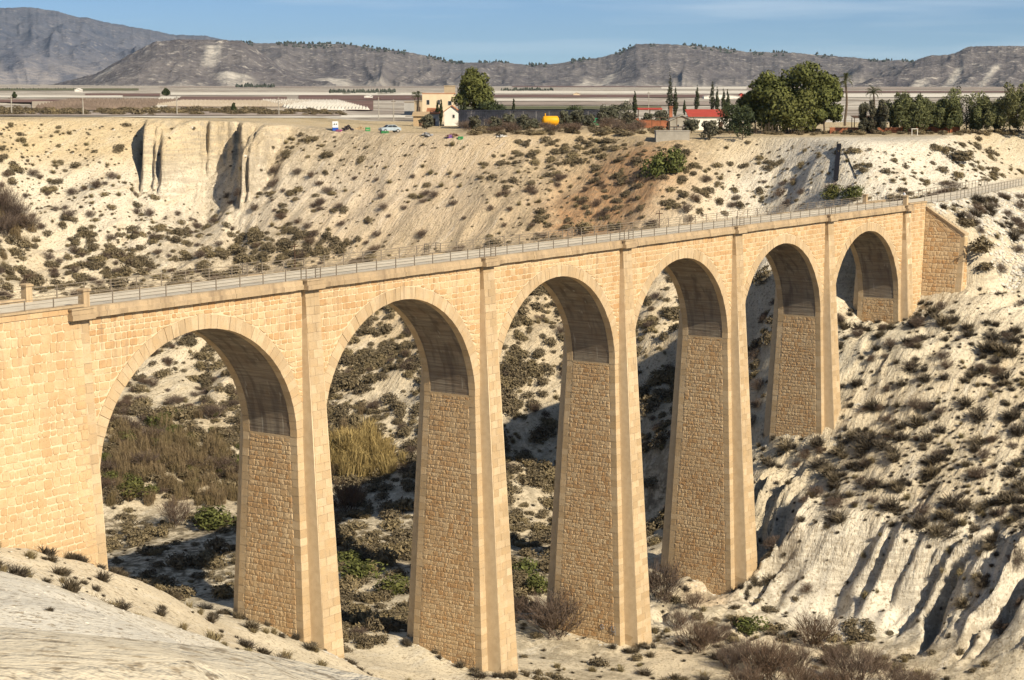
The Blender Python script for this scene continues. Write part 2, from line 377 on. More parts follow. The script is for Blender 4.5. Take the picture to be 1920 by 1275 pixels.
# zone colours painted by place: orange slip, grey rubble, yellow marl, plant litter
def terrain_material():
    t = NT('marl_ground', 0.95, 0.05)
    z = t.attr('zone', 'Color'); sp = t.n.new('ShaderNodeSeparateColor'); t.l.new(z, sp.inputs[0])
    zr, zg, zb = sp.outputs[0], sp.outputs[1], sp.outputs[2]
    litter = t.attr('litter')
    big = t.noise(0.045, 2, 0.55); mid = t.noise(0.35, 3, 0.6); fine = t.noise(3.2, 3, 0.65)
    c = t.mix(t.ramp(big, [(.35, 0.0), (.65, 1.0)]), (0.60, 0.525, 0.40), (0.71, 0.65, 0.52))
    c = t.mix(zb, c, t.mix(t.ramp(mid, [(.3, 0.), (.7, 1.)]), (0.55, 0.43, 0.255), (0.64, 0.53, 0.345)))
    c = t.mix(zg, c, t.mix(t.ramp(mid, [(.2, 0.), (.8, 1.)]), (0.66, 0.605, 0.50), (0.75, 0.70, 0.59)))
    rill = t.noise(1.0, 4, .62, stretch=(.16, .85, .16)); c = t.mix(t.math('MULTIPLY', t.ramp(rill, [(.52, 0.), (.72, .45)]), t.attr('rill')), c, (0.44, 0.34, 0.21)); c = t.mix(t.ramp(rill, [(.28, .5), (.44, 0.)]), c, (0.70, 0.66, 0.58))
    c = t.mix(t.math('MULTIPLY', zr, t.ramp(mid, [(.3, .45), (.6, 1.0)])), c, (0.45, 0.255, 0.13))
    c = t.mix(t.math('MULTIPLY', t.ramp(mid, [(.45, 0.), (.75, .4)]), t.math('SUBTRACT', 1.0, t.math('MULTIPLY', zg, .85))), c, (0.46, 0.38, 0.26))
    # crumbs, small stones and dry litter
    c = t.mix(t.ramp(fine, [(.36, .8), (.46, 0.)]), c, (0.30, 0.235, 0.155)); sp2 = t.noise(1.7, 4, .85); c = t.mix(t.ramp(sp2, [(.60, 0.), (.66, .75)]), c, (0.22, 0.17, 0.115))
    c = t.mix(t.math('MULTIPLY', litter, t.ramp(t.noise(.9, 3, .7), [(.38, 0.), (.58, 1.)])), c, (0.17, 0.14, 0.095))
    sn = t.n.new('ShaderNodeSeparateXYZ'); t.l.new(t.nor, sn.inputs[0])
    st = t.math('MULTIPLY', t.ramp(sn.outputs[2], [(.45, 1.), (.72, 0.)]), t.ramp(t.noise(1.0, 3, .6, stretch=(.25, .25, 2.2)), [(.42, 0.), (.6, 1.)]))
    c = t.mix(t.math('MULTIPLY', st, .7), c, (0.36, 0.31, 0.24))
    rw = t.attr('rill'); nb = t.bump(t.math('MULTIPLY', t.noise(1.0, 4, .68, stretch=(.55, 2.3, .55)), rw), .8, .5); nb = t.bump(t.noise(3.0, 3, .7), .7, .16, nb)
    return t.done(c, nb)
def plain_material():
    t = NT('plain_ground', 0.95, 0.05)
    n1 = t.noise(0.010, 6, .6, stretch=(1, 1, 0)); n2 = t.noise(0.06, 5, .65, stretch=(1, 1, 0)); n3 = t.noise(.003, 3, .5, stretch=(1, 1, 0))
    c = t.mix(t.ramp(n1, [(.40, 0.), (.52, 1.)]), (0.30, 0.255, 0.215), (0.60, 0.55, 0.47))
    c = t.mix(t.ramp(n2, [(.44, 0.), (.58, .85)]), c, (0.22, 0.19, 0.15))
    c = t.mix(t.ramp(n3, [(.5, 0.), (.6, .45)]), c, (0.30, 0.25, 0.22))
    return t.done(c)
M_GROUND = terrain_material(); M_PLAIN = plain_material()
def grid_mesh(name, X, Y, Z, attrs=None):
    ny, nx = Z.shape
    me = bpy.data.meshes.new(name); me.vertices.add(nx * ny)
    me.vertices.foreach_set('co', np.stack([X, Y, Z], -1).astype(np.float32).ravel())
    i = np.arange(nx * ny, dtype=np.int32).reshape(ny, nx)
    q = np.stack([i[:-1, :-1], i[:-1, 1:], i[1:, 1:], i[1:, :-1]], -1).reshape(-1, 4)
    me.loops.add(q.size); me.loops.foreach_set('vertex_index', q.ravel())
    me.polygons.add(len(q)); me.polygons.foreach_set('loop_start', np.arange(0, q.size, 4, dtype=np.int32))
    me.polygons.foreach_set('loop_total', np.full(len(q), 4, np.int32)); me.polygons.foreach_set('use_smooth', np.ones(len(q), bool))
    me.update(calc_edges=True); return me, q
me, quads = grid_mesh('ground', gx, gy, GZ)
PXG, PYG, DG = _pp(gx, gy, GZ); PXG = np.where(DG > 10, PXG, -9999); rng_g = np.hypot(gx - CAM[0], gy - CAM[1])
def blob(cx, cy, rx, ry):
    return np.exp(-((PXG - cx) / rx) ** 2 - ((PYG - cy) / ry) ** 2)
def plan_blob(p, rx, ry, rot=0.0):
    dx = gx - p[0]; dy = gy - p[1]; c, s = math.cos(rot), math.sin(rot)
    return np.exp(-((dx * c + dy * s) / rx) ** 2 - ((-dx * s + dy * c) / ry) ** 2)
zone = np.zeros(gx.shape + (4,), np.float32); zone[..., 3] = 1
_sl = lambda px, py: hit(px, py, 180)
pa, pb, pc = _sl(1195, 310), _sl(1150, 370), _sl(1110, 420)
zone[..., 0] = np.clip(plan_blob(pa, 7, 7) + plan_blob(pb, 8, 8) + plan_blob(pc, 7, 7), 0, 1) * .95
zone[..., 0] += .34 * plan_blob(_sl(860, 360), 40, 44) + .6 * plan_blob(at_z(1130, 1165, -38.8), 5, 3) + .5 * plan_blob(at_z(1330, 1120, -38.8), 4, 3)
on_bank = sstep(10, 40, gy) * sstep(-30, -18, GZ)
zone[..., 2] = np.clip(.9 * on_bank * sstep(-1, 6, GZ) + .85 * on_bank * plan_blob(_sl(780, 360), 45, 45) + .95 * plan_blob(_sl(1410, 330), 12, 12) + .5 * sstep(60, 20, gx) * sstep(-30, -50, gy) * 0 + .3, 0, 1)
zone[..., 1] = np.clip(plan_blob(_sl(1600, 330), 26, 18) + plan_blob(_sl(1480, 360), 14, 12) + .8 * plan_blob(_sl(1750, 310), 22, 16) + 1.3 * plan_blob(at_range(150, 1230, 55), 26, 26) + .5 * plan_blob(_sl(700, 330), 16, 40), 0, 1)
zone[..., 1] = np.clip(zone[..., 1] + .9 * sstep(80, 88, gx) * (1 - sstep(108, 118, gx)) * (1 - sstep(-6, 2, gy)) * (1 - sstep(-33, -28, GZ)) + .7 * on_bank * plan_blob(_sl(300, 400), 24, 30) * (1 - sstep(-2, 4, GZ)), 0, 1)
at = me.attributes.new('zone', 'FLOAT_COLOR', 'POINT'); at.data.foreach_set('color', zone.reshape(-1, 4).ravel())
floorw = 1 - sstep(-37.5, -33, GZ)
lit = .55 * floorw * (fbm(gx / 14, gy / 14, 90, 3) > .48) + .45 * on_bank * sstep(.45, .6, fbm(gx / 20, gy / 20, 91, 3)) + .5 * (1 - sstep(-34, -22, GZ)) * sstep(10, 20, gy)
lit *= sstep(70, 100, rng_g)
rl = np.clip(sstep(60, 90, gx + .35 * np.abs(gy)), 0, 1) * sstep(-37.5, -34, GZ); at = me.attributes.new('rill', 'FLOAT', 'POINT'); at.data.foreach_set('value', (.06 + .94 * rl).astype(np.float32).ravel())
at = me.attributes.new('litter', 'FLOAT', 'POINT'); at.data.foreach_set('value', np.clip(lit, 0, 1).astype(np.float32).ravel())
me.materials.append(M_GROUND); me.materials.append(M_PLAIN)
qc = quads[:, 0]; far_q = ((plain_z(gx, gy) - GZ < 1.2) & (rng_g > 420)).ravel()[qc] | ((rng_g > 620).ravel()[qc])
me.polygons.foreach_set('material_index', far_q.astype(np.int32))
ground = bpy.data.objects.new('ground', me); COL.objects.link(ground); tag(ground, 'pale marl ground of the gorge with gullied banks and plateau', kind='structure')

# ------------------------------------------------------------------ viaduct
A_, ZI, ZC, EXT, W_ = 9.68, -12.12, -3.07, 0.95, 5.27
BF, BS, BP, BPS, PW, PP, ZT = 0.0454, 0.0238, 0.0621, 0.0202, 1.55, 0.30, -1.25
HP = S_SPAN / 2 - A_                      # half a pier at the impost
RISE = ZC - ZI
def ashlar_material(name, dark, light, warm, bump=.35, streak=True):
    t = NT(name, 0.92, 0.1)
    tint = t.attr('tint'); n = t.noise(1.3, 3, .6); f = t.noise(11.0, 3, .65)
    c = t.mix(tint, dark, light); c = t.mix(t.ramp(n, [(.42, 0.), (.7, .65)]), c, warm)
    c = t.mix(t.ramp(f, [(.28, .5), (.46, 0.)]), c, tuple(x * .55 for x in dark))
    big = t.noise(.22, 3, .6); c = t.mix(t.ramp(big, [(.45, 0.), (.68, .35)]), c, tuple(x * .72 for x in dark))
    sz = t.n.new('ShaderNodeSeparateXYZ'); t.l.new(t.pos, sz.inputs[0]); rz = t.ramp(t.math('MULTIPLY', sz.outputs[2], -.1), [(.12, 1.), (.62, 0.)])
    run = t.math('MULTIPLY', rz, t.ramp(t.noise(1.0, 3, .6, stretch=(1.7, 1.7, .07)), [(.53, 0.), (.70, .6)])); c = t.mix(run, c, (0.20, 0.145, 0.10))
    if streak:
        st = t.noise(1.0, 3, .6, stretch=(2.6, 2.6, .16)); c = t.mix(t.ramp(st, [(.56, 0.), (.78, .35)]), c, (0.30, 0.23, 0.16))
    return t.done(c, t.bump(f, bump, .03))
M_ASHLAR = ashlar_material('dressed_stone', (0.42, 0.305, 0.18), (0.60, 0.47, 0.31), (0.52, 0.36, 0.195))
M_RUBBLE = ashlar_material('rubble_stone', (0.50, 0.30, 0.145), (0.63, 0.48, 0.30), (0.56, 0.39, 0.21), .9, True)
M_CORNICE = ashlar_material('cornice_stone', (0.42, 0.31, 0.19), (0.55, 0.42, 0.27), (0.34, 0.26, 0.18), .8)
def mortar_material():
    t = NT('mortar', .95, .05); n = t.noise(2.0, 3); f = t.noise(14, 2)
    c = t.mix(t.ramp(n, [(.35, 0.), (.65, 1.)]), (0.62, 0.48, 0.31), (0.70, 0.56, 0.38))
    return t.done(c, t.bump(f, .5, .02))
M_MORTAR = mortar_material()
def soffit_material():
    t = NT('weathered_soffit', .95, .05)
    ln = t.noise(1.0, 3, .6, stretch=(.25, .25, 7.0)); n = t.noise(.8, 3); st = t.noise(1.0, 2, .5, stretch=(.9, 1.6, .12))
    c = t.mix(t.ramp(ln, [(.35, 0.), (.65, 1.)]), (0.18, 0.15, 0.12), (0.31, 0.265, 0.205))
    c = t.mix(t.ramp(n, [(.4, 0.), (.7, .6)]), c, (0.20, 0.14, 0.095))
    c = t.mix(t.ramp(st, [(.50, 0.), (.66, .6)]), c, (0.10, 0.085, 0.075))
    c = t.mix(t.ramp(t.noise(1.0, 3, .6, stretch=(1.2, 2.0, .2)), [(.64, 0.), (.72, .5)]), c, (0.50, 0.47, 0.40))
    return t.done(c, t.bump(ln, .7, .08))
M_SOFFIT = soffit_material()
viaduct = empty('stone_viaduct', (0, 0, 0), 0, 'long ochre stone railway viaduct of six tall round arches crossing the gorge', 'viaduct')
def chip(cs, rs, a=.012):
    return [tuple(q + rs.uniform(-a, a) for q in p) for p in cs]
def face_stone(mb, quad, nrm, proud, rs, inset=.035, base=0.0, tint=None, chamf=.22, jit=.025):
    """one rough stone: quad = 4 corners ccw seen from outside; low pillow standing proud of the joint"""
    q = [Vector(p) for p in quad]; n = Vector(nrm)
    out = []
    for i in range(4):
        p = q[i]; a = q[i - 1]; b = q[(i + 1) % 4]
        ca = chamf * (0.35 + rs.random() * .9); cb = chamf * (0.35 + rs.random() * .9)
        la = (a - p); lb = (b - p)
        out.append(p + la * min(.42, ca * .25 / max(la.length, .05) + .02)); out.append(p + lb * min(.42, cb * .25 / max(lb.length, .05) + .02))
    c = sum(out, Vector()) / 8
    ring0 = [p + n * base for p in out]
    ring1 = []
    for p in out:
        d = (c - p); d.normalize(); ring1.append(p + d * (inset * (.7 + .6 * rs.random())) + n * (base + proud * (.65 + .6 * rs.random())) + Vector((rs.uniform(-jit, jit), rs.uniform(-jit, jit), rs.uniform(-jit, jit))) * .4)
    pts = ring0 + ring1 + [c + n * (base + proud * (.8 + .8 * rs.random()))]
    fs = [(i, (i + 1) % 8, 8 + (i + 1) % 8, 8 + i) for i in range(8)] + [(8 + i, 8 + (i + 1) % 8, 16) for i in range(8)]
    mb.mesh(pts, fs, (1 - (1 - rs.random()) ** 1.5) if tint is None else tint)
def courses(z0, z1, h, rs, var=.28):
    zs = [z0]
    while zs[-1] < z1 - h * .45:
        zs.append(zs[-1] + h * (1 + rs.uniform(-var, var)))
    zs[-1] = z1
    return zs
def lay(rs, sfun, z0, z1, h, w, gap, emit, wvar=.45, wav=0.0):
    """courses of stones between the side limits sfun(z) -> list of (s0, s1)"""
    zs = courses(z0, z1, h, rs)
    for a, b in zip(zs[:-1], zs[1:]):
        la, lb = sfun(a + gap / 2), sfun(b - gap / 2)
        for (p0, p1), (q0, q1) in zip(la, lb):
            if min(p1 - p0, q1 - q0) < .16: continue
            L = (p1 - p0 + q1 - q0) / 2; n = max(1, int(round(L / (w * rs.uniform(.85, 1.15)))))
            cuts = [0.0]
            ws = [1 + rs.uniform(-wvar, wvar) for _ in range(n)]; tw = sum(ws)
            for x in ws: cuts.append(cuts[-1] + x / tw)
            tilt = [0.0] + [rs.uniform(-.05, .05) for _ in range(n - 1)] + [0.0]
            for i in range(n):
                f0, f1 = cuts[i], cuts[i + 1]; t0, t1 = tilt[i] / max(L, .3), tilt[i + 1] / max(L, .3)
                ea, eb = a + gap / 2, b - gap / 2
                if wav:
                    ea += rs.uniform(-wav, wav); eb += rs.uniform(-wav, wav)
                g = gap / 2
                emit((p0 + (p1 - p0) * (f0 - t0) + g, ea), (p0 + (p1 - p0) * (f1 - t1) - g, ea), (q0 + (q1 - q0) * (f1 + t1) - g, eb), (q0 + (q1 - q0) * (f0 + t0) + g, eb))
REST = MB()             # all the stonework too small or too plentiful to be picked apart
REST_A = MB()
n_ind = {'stone': 0, 'quoin': 0, 'block': 0}
def ext_limits(k):
    """free wall on span k between the pilasters and outside the arch ring, per height"""
    c = (k - .5) * S_SPAN
    def f(z):
        L, R = c - S_SPAN / 2 + PW / 2 + .02, c + S_SPAN / 2 - PW / 2 - .02
        t = (z - ZI) / (RISE + EXT)
        if t >= 1: return [(L, c), (c, R)] if False else [(L, R)]
        xe = (A_ + EXT) * math.sqrt(max(0, 1 - max(t, 0) ** 2)) + .03
        return [(L, c - xe), (c + xe, R)]
    return f
def ring_pt(k, th, off):
    c = (k - .5) * S_SPAN
    x, z = A_ * math.cos(th), RISE * math.sin(th)
    nx, nz = math.cos(th) / A_, math.sin(th) / RISE; L = math.hypot(nx, nz)
    return c + x + nx / L * off, ZI + z + nz / L * off
# even-arc angles of the ring
_th = np.linspace(0, math.pi, 721); _px = A_ * np.cos(_th); _pz = RISE * np.sin(_th)
_al = np.r_[0, np.cumsum(np.hypot(np.diff(_px), np.diff(_pz)))]
NV = 49
V_TH = np.interp(np.linspace(0, _al[-1], NV + 1), _al, _th)
rs = random.Random(11)
TOPZ = -1.22
for k in range(1, 7):
    c = (k - .5) * S_SPAN
    wall = MB(); N = 56; ths = [math.pi * i / N for i in range(N + 1)]
    pts = [ring_pt(k, th, .02) for th in ths]
    x_r, x_l = c + S_SPAN / 2 - (0.0), c - S_SPAN / 2
    for (u0, z0), (u1, z1) in zip(pts[:-1], pts[1:]):
        for v, flip in ((.03, 0), (W_ - .03, 1)):
            q = [(u0, v, z0), (u0, v, TOPZ), (u1, v, TOPZ), (u1, v, z1)]
            wall.poly(q if flip else q, .5, 0)
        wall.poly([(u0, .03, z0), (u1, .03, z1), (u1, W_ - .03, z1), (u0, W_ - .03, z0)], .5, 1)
    for sgn in (-1, 1):
        ue = c + sgn * (A_ + .02); uo = c + sgn * S_SPAN / 2
        for v in (.03, W_ - .03):
            wall.poly([(ue, v, ZI), (uo, v, ZI), (uo, v, TOPZ), (ue, v, TOPZ)], .5, 0)
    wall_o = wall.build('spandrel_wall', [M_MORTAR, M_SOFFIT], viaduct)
    # wall face stones
    def emit(a, b, d, e, wall_o=wall_o, k=k):
        indiv = k == 1 and n_ind['stone'] < 215
        m = MB() if indiv else REST
        face_stone(m, [(p[0], .03, p[1]) for p in (a, b, d, e)], (0, -1, 0), .045, rs)
        if indiv: m.build('stone', M_RUBBLE, wall_o); n_ind['stone'] += 1
    def zext(s, c=c):
        q = (s - c) / (A_ + EXT + .04); return ZI + (RISE + EXT + .04) * math.sqrt(1 - q * q) if abs(q) < 1 else -99.0
    L, R = c - S_SPAN / 2 + PW / 2 + .02, c + S_SPAN / 2 - PW / 2 - .02
    zs = courses(ZI, TOPZ - .02, .47, rs)
    for a, b2 in zip(zs[:-1], zs[1:]):
        s0 = L
        while s0 < R - .1:
            s1 = s0 + .62 * (1 + rs.uniform(-.45, .5))
            if R - s1 < .3: s1 = R
            za, zb_ = max(a, zext(s0 + .03)), max(a, zext(s1 - .03)); t = b2 - .028 + rs.uniform(-.015, .015)
            if t - min(za, zb_) > .16:
                za, zb_ = min(za, t - .05), min(zb_, t - .05); j0, j1 = rs.uniform(-.025, .025), rs.uniform(-.025, .025)
                emit((s0 + .028 + j0, za + .028), (s1 - .028 + j1, zb_ + .028), (s1 - .028, t), (s0 + .028, t))
            s0 = s1
    # arch ring
    for j in range(NV):
        t0, t1 = V_TH[j], V_TH[j + 1]; eps = .010 / A_
        for side, (va, vb) in enumerate(((-.03 + rs.uniform(-.02, .02), .62), (W_ - .62, W_ + .02))):
            dep = EXT + (0.10 if j == NV // 2 else rs.uniform(-.03, .03))
            P0, P1 = ring_pt(k, t0 + eps, -.012), ring_pt(k, t1 - eps, -.012); Q0, Q1 = ring_pt(k, t0 + eps, dep), ring_pt(k, t1 - eps, dep)
            m = MB() if side == 0 else REST_A
            m.hexa(chip([(P0[0], va, P0[1]), (P0[0], vb, P0[1]), (P1[0], vb, P1[1]), (P1[0], va, P1[1]), (Q0[0], va, Q0[1]), (Q0[0], vb, Q0[1]), (Q1[0], vb, Q1[1]), (Q1[0], va, Q1[1])], rs), .3 + .65 * rs.random())
            if side == 0: m.build('voussoir', M_ASHLAR, wall_o)
def pier_body(mb, uc, zb, half, inset):
    h = ZI - zb
    b = half + BS * h - inset; f = BF * h - inset
    mb.hexa([(uc - b, -f, zb), (uc + b, -f, zb), (uc + b, W_ + f, zb), (uc - b, W_ + f, zb),
             (uc - half + inset, inset, ZI), (uc + half - inset, inset, ZI), (uc + half - inset, W_ - inset, ZI), (uc - half + inset, W_ - inset, ZI)])
GROUND_AT = {0: -18, 1: -28, 2: -37, 3: -39.5, 4: -39, 5: -27.5, 6: -17.2}
def pil_front(z): return -PP - BP * (ZT - z)
def pil_half(z): return PW / 2 + BPS * max(0, ZI - z)
for k in range(0, 7):
    uc = k * S_SPAN; zb = GROUND_AT[k] - 5.0
    body = MB(); pier_body(body, uc, zb, HP, .03)
    for sgn, vin in ((1, .25), (-1, W_ - .25)):
        hw0, hw1 = pil_half(zb) - .03, PW / 2 - .03
        y0 = (lambda z: pil_front(z) + .03) if sgn == 1 else (lambda z: W_ - pil_front(z) - .03)
        ya, yb = (y0(zb), vin) if sgn == 1 else (vin, y0(zb)); yc, yd = (y0(TOPZ), vin) if sgn == 1 else (vin, y0(TOPZ))
        body.hexa([(uc - hw0, ya, zb), (uc + hw0, ya, zb), (uc + hw0, yb, zb), (uc - hw0, yb, zb), (uc - hw1, yc, TOPZ), (uc + hw1, yc, TOPZ), (uc + hw1, yd, TOPZ), (uc - hw1, yd, TOPZ)])
    pier_o = body.build('pier', M_MORTAR, viaduct)
    # pilaster courses, front and back
    zg = GROUND_AT[k] - 1.5
    for side in (0, 1):
        if k == 0 and side == 0: pass
        zs = courses(zg, TOPZ, .64, rs, .05)
        for i, (a, b) in enumerate(zip(zs[:-1], zs[1:])):
            g = .013; a_, b_ = a + g, b - g
            cut = (.5 + (.12 if i % 2 else -.12)) + rs.uniform(-.03, .03)
            jv = rs.uniform(-.012, .012)
            for s0, s1 in ((0, cut), (cut, 1)):
                ind = side == 0 and k in (1, 2, 3) and n_ind['block'] < 300
                m = MB() if ind else REST_A
                cs = []
                for z in (a_, b_):
                    hw = pil_half(z); u0 = uc - hw + 2 * hw * s0 + (g if s0 else 0); u1 = uc - hw + 2 * hw * s1 - (g if s1 < 1 else 0)
                    if side == 0: yf, yb = pil_front(z) + jv, .2 - BF * max(0, ZI - z)
                    else: yf, yb = W_ - .2 + BF * max(0, ZI - z), W_ - pil_front(z)
                    cs += [(u0, yf, z), (u1, yf, z), (u1, yb, z), (u0, yb, z)]
                m.hexa(chip(cs, rs, .009), .05 + .95 * rs.random())
                if ind: m.build('pilaster_block', M_ASHLAR, pier_o); n_ind['block'] += 1
    if k == 0: continue
    # quoins at the four corners
    zs = courses(zg, ZI, .62, rs, .04)
    for i, (a, b) in enumerate(zip(zs[:-1], zs[1:])):
        g = .012
        for su in (-1, 1):
            for sv in (0, 1):
                dep = (.95 if (i + sv) % 2 else .58) + rs.uniform(-.05, .05)
                ind = su == -1 and sv == 0 and n_ind['quoin'] < 300
                m = MB() if ind else REST_A
                cs = []; jj = rs.uniform(-.01, .01)
                for z in (a + g, b - g):
                    h = ZI - z; ue = uc + su * (HP + BS * h + jj); ui = uc + su * (PW / 2 - .1)
                    if sv == 0: y0, y1 = -BF * h, -BF * h + dep
                    else: y0, y1 = W_ + BF * h - dep, W_ + BF * h
                    u0, u1 = min(ue, ui), max(ue, ui)
                    cs += [(u0, y0, z), (u1, y0, z), (u1, y1, z), (u0, y1, z)]
                m.hexa(chip(cs, rs, .009), .1 + .85 * rs.random())
                if ind: m.build('quoin', M_ASHLAR, pier_o); n_ind['quoin'] += 1
    # rubble panel on the flank that faces the left bank
    def lim(z):
        h = ZI - z; return [(-BF * h + .66, W_ + BF * h - .66)]
    def emit(a, b, d, e):
        # s runs along v; seen from -u the ccw order is reversed
        q = [(uc - HP + .03 - BS * (ZI - p[1]), p[0], p[1]) for p in (b, a, e, d)]
        face_stone(REST, q, (-1, 0, 0), .042, rs, .025)
    lay(rs, lim, zg, ZI - .05, .39, .45, .036, emit, .45, .015)
    # impost string at the springing
    REST_A.box(uc - HP - .012, uc - HP + .5, .63, W_ - .63, ZI - .16, ZI + .05, .5)
# ---- left abutment: battered rubble wall flush with the first pilaster
LA0, LA1 = -44.0, 0.12
ab = MB()
def la_front(z): return pil_front(z) + .012
zb = -24.0
ab.hexa([(LA0, la_front(zb), zb), (LA1, la_front(zb), zb), (LA1, W_ + .4, zb), (LA0, W_ + .4, zb), (LA0, la_front(-.86), -.86), (LA1, la_front(-.86), -.86), (LA1, W_ + .3, -.86), (LA0, W_ + .3, -.86)])
la_o = ab.build('abutment_wall', M_MORTAR, viaduct)
cnt = [0]
def emit(a, b, d, e):
    vis = a[0] > -7.6
    ind = vis and cnt[0] < 85
    m = MB() if ind else REST
    face_stone(m, [(p[0], la_front(p[1]), p[1]) for p in (a, b, d, e)], (0, -1, 0), .04, rs, .03, chamf=.32, jit=.04, tint=.35 + .65 * rs.random())
    if ind: m.build('stone', M_RUBBLE, la_o); cnt[0] += 1
lay(rs, lambda z: [(-9.5, LA1 - .02)], -18.5, -.88, .50, .62, .035, emit, .5, .05)
# parapet and coping over the abutments, both sides
def parapet(u0, u1, parent):
    for v0, v1 in ((-.34, .08), (W_ - .08, W_ + .34)):
        u = u0
        while u < u1 - .05:
            L = min(1.15 * (1 + rs.uniform(-.25, .25)), u1 - u)
            m = MB(); m.box(u + .006, u + L - .006, v0 + rs.uniform(-.012, .012), v1, -.855, -.48, .2 + .8 * rs.random()); m.build('parapet_stone', M_RUBBLE, parent)
            u += L
        u = u0
        while u < u1 - .05:
            L = min(1.9, u1 - u); m = MB(); m.box(u + .006, u + L - .006, v0 - .09, v1 + .06, -.476, -.33 + rs.uniform(-.01, .01), .3 + .5 * rs.random()); m.build('coping', M_CORNICE, parent); u += L
parapet(-12.0, .40, la_o)
# ---- right abutment with its wing wall
def wing_u(z): return 140.95 - .22 * (-.5 - z)
ra = MB(); zb = -19.0
ra.hexa([(134.6, la_front(zb), zb), (wing_u(zb), la_front(zb), zb), (wing_u(zb), W_ + .4, zb), (134.6, W_ + .4, zb), (134.6, la_front(-.86), -.86), (wing_u(-.86), la_front(-.86), -.86), (wing_u(-.86), W_ + .3, -.86), (134.6, W_ + .3, -.86)])
ra_o = ra.build('abutment_wall', M_MORTAR, viaduct)
def emit(a, b, d, e): face_stone(REST, [(p[0], la_front(p[1]), p[1]) for p in (a, b, d, e)], (0, -1, 0), .045, rs)
lay(rs, lambda z: [(135.86 + .0 * z, wing_u(z) - .02)], -15.8, -.9, .48, .55, .055, emit, .45, .02)
parapet(135.2, 141.0, ra_o)
def wing_top(v): return -1.2 + (v + .4) * (3.15 / 5.3)
wg = MB(); v0, v1 = 1.0, -5.72; zb = -16.0
for (va, vb) in ((v0, -.4), (-.4, v1)):
    za, zc = min(wing_top(va), -.95), wing_top(vb) if vb < -.5 else -1.2
    T = 1.4
    wg.hexa([(wing_u(zb), vb, zb), (wing_u(zb) + T + 3, vb, zb), (wing_u(zb) + T + 3, va, zb), (wing_u(zb), va, zb),
             (wing_u(zc), vb, zc), (wing_u(zc) + T, vb, zc), (wing_u(za) + T, va, za), (wing_u(za), va, za)])
# stepped end face towards the valley
wg.hexa([(wing_u(zb), v1 - .5, zb), (wing_u(zb) + 6, v1 - .5, zb), (wing_u(zb) + 6, v1, zb), (wing_u(zb), v1, zb), (wing_u(-4.4), v1 - .05, -4.4), (wing_u(-4.4) + .9, v1 - .05, -4.4), (wing_u(-4.4) + .9, v1 + .02, -4.4), (wing_u(-4.4), v1 + .02, -4.4)])
wing_o = wg.build('wing_wall', M_MORTAR, viaduct)
def wlim(z):
    hi = la_front(z) - .02; lo = v1 + .45
    if z > wing_top(v1): lo = max(lo, -.4 + (z + 1.2 + .12) * 5.3 / 3.15)
    return [(lo, max(lo + .01, hi))]
def emit(a, b, d, e): face_stone(REST, [(wing_u(p[1]) + .0, p[0], p[1]) for p in (b, a, e, d)], (-1, 0, 0), .05, rs)
lay(rs, wlim, -14.0, -1.4, .50, .58, .06, emit, .5, .03)
# quoins of the wing end and the lit end face
zs = courses(-14, -4.6, .55, rs, .05)
for i, (a, b) in enumerate(zip(zs[:-1], zs[1:])):
    cs = []
    for z in (a + .006, b - .006):
        f = (-4.4 - z) / 11.6; y = v1 - .05 - .45 * f
        cs += [(wing_u(z) - .02, y - .03, z), (wing_u(z) + .55, y - .03, z), (wing_u(z) + .55, v1 + .5 + .2 * (i % 2), z), (wing_u(z) - .02, v1 + .5 + .2 * (i % 2), z)]
    REST_A.hexa(cs, .4 + .5 * rs.random())
def elim(z):
    f = (-4.4 - z) / 11.6; return [(wing_u(z) + .58, wing_u(z) + .9 + 5.0 * f)]
def emit(a, b, d, e): face_stone(REST, [(p[0], v1 - .05 - .45 * (-4.4 - p[1]) / 11.6, p[1]) for p in (a, b, d, e)], (0, -1, 0), .05, rs)
lay(rs, elim, -13, -4.6, .45, .5, .05, emit, .4, .02)
# sloping coping of the wing
vv = -.42
while vv > v1 + .05:
    vn = max(vv - 1.15, v1 - .1); m = MB(); za, zc = wing_top(vv), wing_top(vn); o_ = .14
    m.hexa([(wing_u(zc) - o_, vn + .006, zc), (wing_u(zc) + 1.4, vn + .006, zc), (wing_u(za) + 1.4, vv, za), (wing_u(za) - o_, vv, za),
            (wing_u(zc) - o_, vn + .006, zc + .24), (wing_u(zc) + 1.4, vn + .006, zc + .24), (wing_u(za) + 1.4, vv, za + .24), (wing_u(za) - o_, vv, za + .24)], .4 + .4 * rs.random())
    m.build('coping', M_CORNICE, wing_o); vv = vn
# ---- cornice, deck and corbel blocks over the pilasters
cor = empty('cornice'); cor.parent = viaduct
def cornice_run(u0, u1, side, indiv):
    u = u0
    while u < u1 - .05:
        L = min(1.25 * (1 + rs.uniform(-.15, .15)), u1 - u)
        if u1 - u - L < .4: L = u1 - u
        j = rs.uniform(-.02, .02); g = .006
        prof = [(.12, -1.24), (-.37 + j, -1.24 + rs.uniform(-.015, .015)), (-.41 + j, -.92), (-.28 + j, -.86), (-.28 + j, -.60), (-.10, -.54 + rs.uniform(-.02, .02)), (.12, -.54)]
        pts = [(u + g, p[0] if side == 0 else W_ - p[0], p[1]) for p in prof] + [(u + L - g, p[0] if side == 0 else W_ - p[0], p[1]) for p in prof]
        n = len(prof); fs = [(i, i + 1, n + i + 1, n + i) for i in range(n - 1)] + [tuple(range(n - 1, -1, -1)), tuple(range(n, 2 * n))]
        m = MB() if indiv else REST_A
        m.mesh(pts, fs, .2 + .7 * rs.random())
        if indiv: m.build('cornice_block', M_CORNICE, cor)
        u += L
